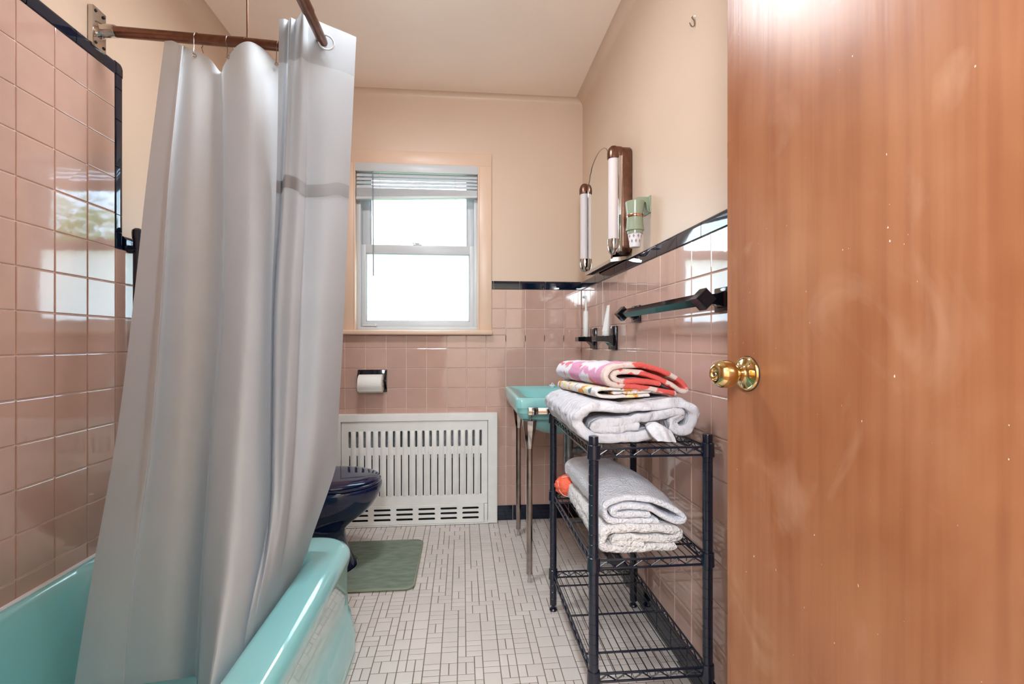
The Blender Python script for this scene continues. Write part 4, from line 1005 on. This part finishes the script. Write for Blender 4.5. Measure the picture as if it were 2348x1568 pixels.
MB().prism([Vector((x, 1.880, z)) for x, z in ((.606, 1.326), (.604, 1.338), (.612, 1.338), (.616, 1.345), (PRX, 1.352), (PRX, 1.340), (.640, 1.330))], (0, .40, 0)).build('bottom_rail', M['chrome'], mc)
for ly in (1.857, 2.313):
    lm = MB().lathe([(.021, 1.410), (.021, 1.742)], (.610, ly, 0), seg=28).build('tube_light', M['lens'], mc)
    cp = [(.0215, 1.738), (.0255, 1.740), (.0260, 1.748), (.0255, 1.765), (.021, 1.780), (.013, 1.789), (0, 1.791)]
    cb = [(0, 1.350), (.013, 1.353), (.021, 1.363), (.0255, 1.382), (.0260, 1.404), (.0255, 1.412), (.0215, 1.414)]
    MB().lathe(cp, (.610, ly, 0), seg=28).box((.612, ly - .022, 1.745), (.640, ly + .022, 1.785), .006).build('end_cap', M['bronze'], lm)
    MB().lathe(cb, (.610, ly, 0), seg=28).box((.612, ly - .022, 1.358), (.640, ly + .022, 1.408), .006).build('end_cap', M['chrome'], lm)
    MB().box((.622, ly - .020, 1.40), (.640, ly + .020, 1.75), .003).build('lamp_back', M['chrome'], lm)

# ------------------------------------------------------------------ cup dispenser
cx2, cy2 = .632, 1.679
cdp = thing('cup_dispenser', (XR, cy2, 1.39), 'sage green paper cup dispenser on the wall beside the mirror', 'cup dispenser')
db = MB().lathe([(.022, 1.398), (.0275, 1.394), (.0280, 1.404), (.0325, 1.406), (.0325, 1.412), (.0310, 1.418), (.0290, 1.450), (.0300, 1.470), (.0345, 1.508), (.0345, 1.512), (.030, 1.513), (0, 1.513)], (cx2, cy2, 0), seg=36).build('dispenser_tube', M['greenplastic'], cdp)
MB().lathe([(.0296, 1.4535), (.0306, 1.455), (.0310, 1.462), (.0304, 1.4635)], (cx2, cy2, 0), seg=36).build('copper_ring', M['copper'], db)
MB().box((PRX - .004, cy2 - .030, 1.468), (PRX, cy2 + .030, 1.530), .001).prism([Vector((x, cy2 - .016, z)) for x, z in ((PRX - .003, 1.528), (.640, 1.527), (.625, 1.522), (.622, 1.513), (.640, 1.512), (.668, 1.508), (.672, 1.48), (PRX - .003, 1.470))], (0, .032, 0)).build('wall_bracket', M['greenplastic'], cdp)
m = mat('printed_paper_cup', '#e6e1e2', rough=.6, var=.02); M['cup'] = m
nt = m.node_tree; N = nt.nodes; L = nt.links; p_ = [n for n in N if n.type == 'BSDF_PRINCIPLED'][0]
tc = [n for n in N if n.type == 'TEX_COORD'][0]; sp = N.new('ShaderNodeSeparateXYZ'); L.new(tc.outputs['Object'], sp.inputs[0])
cup = MB().lathe([(.0175, 1.345), (.0185, 1.346), (.0262, 1.400)], (cx2, cy2, 0), seg=32).build('paper_cup', M['cup']); 
tag(cup, 'white paper cup with grey diamonds in the green dispenser', 'cup')
mb = MB()
for row, (zz, rr0) in enumerate(((1.384, .0242), (1.366, .0216))):
    for k in range(9):
        a = 2 * PI * (k + .5 * row) / 9; s_ = .0042
        def cp_(da, dz): 
            r2 = .0185 + (zz + dz - 1.346) * .1426 + .0003; return Vector((cx2 + r2 * math.cos(a + da), cy2 + r2 * math.sin(a + da), zz + dz))
        mb.add([cp_(0, -.0075), cp_(.17, 0), cp_(0, .0075), cp_(-.17, 0)], [(0, 1, 2, 3)])
mb.build('diamond_print', mat('grey_print', '#9a8f93', rough=.6), cup, smooth=None, fixn=False)
# hook high on the right wall
hk = PX(1594, 52, PRX); o = MB().tube(catmull([hk + Vector(q) for q in ((.001, 0, .020), (-.008, .004, .018), (-.003, 0, .006), (-.002, 0, -.006), (-.006, 0, -.012), (-.012, 0, -.010), (-.016, .002, 0))], 4), .0018, 8).build('wall_hook', M['oldchrome'])
tag(o, 'tiny bare wire hook high on the peach wall beside the door', 'hook')

# ------------------------------------------------------------------ door
ex, ey = .5486, .932; hx, hy = .635, .130
ud = Vector((ex - hx, ey - hy, 0)); ln = ud.length; ud.normalize(); nd = Vector((-ud.y, ud.x, 0)); 
if nd.x > 0: nd = -nd
dv = sgroup('door_1', (hx, hy, .008), 'varnished orange-brown flush wood door standing open along the right wall', 'door')
Rz = Matrix((ud, -nd, Vector((0, 0, 1)))).transposed()
m_ = MB().box((0, 0, 0), (ln, .034, 2.03), .0015); m_.v = [tuple(Rz @ Vector(v) + Vector((hx, hy, .008))) for v in m_.v]
leaf = m_.build('door_leaf', M['wood'], dv, smooth=None)
kp = Vector((ex, ey, 0)) - ud * .060 + Vector((0, 0, .934))
MB().lathe([(.0335, 0), (.0335, .003), (.0315, .0055), (.0300, .0065), (.0285, .0060), (.0200, .0095), (.0140, .0130), (.0125, .016), (.0120, .027), (.0135, .030)], kp, nd, 40).build('knob_rose', M['brass'], leaf, smooth=40)
kn = MB().lathe([(.0125, .028), (.0170, .030), (.0225, .034), (.0262, .041), (.0272, .050), (.0262, .059), (.0228, .066), (.0185, .0705), (.0130, .0725), (.0120, .0720), (.0105, .067), (.0085, .064), (0, .063)], kp, nd, 48).build('door_knob', M['brass'], leaf, smooth=50)
MB().lathe([(.0048, .062), (.0048, .070), (.0035, .072), (0, .0722)], kp, nd, 20).build('lock_button', M['chrome'], kn)
MB().lathe([(.0345, -.0005), (.0345, .0012)], kp, nd, 40).build('rose_painted_shadow', M['dark'], leaf)  # dark disc painted as the shadow line around the rose
for z in (.25, 1.05, 1.82):
    MB().tube([(hx + nd.x * .004, hy + nd.y * .004 - .004, z - .045), (hx + nd.x * .004, hy + nd.y * .004 - .004, z + .045)], .006, 12).build('hinge', M['brass'], dv)
# door casing towards the hall
mb = MB().box((DX0 - .004, YF0 - .015, 0), (DX0 + .016, YF1 + .001, DZ), .002).box((DX0, YF0 - .015, DZ - .016), (DX1, YF1 + .001, DZ + .004), .002)
struct(mb.build('trim_7', M['casing']))

# ------------------------------------------------------------------ added fill lights, out of frame, shaped as lamps
def ceiling_fill_dome(x, y, lab):
    t = thing('added_ceiling_fill', (x, y, ZC), lab, 'ceiling light')
    MB().lathe([(.13, ZC - .001), (.13, ZC - .014), (.118, ZC - .02)], (x, y, 0), seg=36).build('canopy', M['whitevinyl'], t)
    MB().lathe([(.118, ZC - .021), (.112, ZC - .04), (.085, ZC - .068), (.045, ZC - .084), (0, ZC - .088)], (x, y, 0), seg=36).build('fill_dome', M['fillglow'], t)
ceiling_fill_dome(-.28, 1.47, 'added fill light shaped as a round ceiling dome in the bathroom')
pt_ = thing('added_hall_fill', (-.13, -.60, ZC), 'added fill light shaped as a hanging lamp in the hall', 'pendant lamp')
MB().tube([(-.13, -.60, ZC), (-.13, -.60, 1.98)], .004, 8).lathe([(.05, ZC - .001), (.045, ZC - .02), (.01, ZC - .03)], (-.13, -.60, 0), seg=24).build('cord', M['brass'], pt_)
MB().lathe([(.22, 1.90), (.15, 1.94), (.05, 1.98), (.02, 1.995), (0, 1.996)], (-.13, -.60, 0), seg=36).build('shade', M['fillglow'], pt_)

# ------------------------------------------------------------------ tree outside (seen mirrored in the tiles)
rt = random.Random(11)
def tree(x, y, h, r, label):
    t = thing('tree', (x, y, -1.5), label, 'tree', 'trees outside the window')
    MB().tube([(x, y, -1.5), (x + .05, y, .2), (x - .03, y + .05, h * .6)], [.16, .12, .06], 10).tube([(x, y, .4), (x + r * .4, y, h * .55)], [.06, .03], 8).tube([(x, y, .5), (x - r * .4, y + .2, h * .6)], [.06, .03], 8).build('trunk', M['bark'], t)
    m_ = MB()
    for k in range(2600):
        v = Vector((rt.gauss(0, 1), rt.gauss(0, 1), rt.gauss(0, 1))).normalized() * (r * rt.random() ** .4); v.z *= .9
        c = Vector((x, y, h * .62)) + v; s_ = rt.uniform(.05, .11)
        a = Vector((rt.gauss(0, 1), rt.gauss(0, 1), rt.gauss(0, 1))).normalized(); b = a.orthogonal().normalized()
        m_.add([c - a * s_, c + b * s_ * .5, c + a * s_, c - b * s_ * .5], [(0, 1, 2, 3)])
    m_.build('crown', M['leaf'], t, smooth=None, fixn=False)
tree(3.3, 7.2, 3.0, 1.25, 'leafy green tree nearer the house, mirrored in the tub tiles')
tree(6.6, 10.5, 4.6, 2.0, 'larger leafy green tree farther from the house, mirrored in the tub tiles')
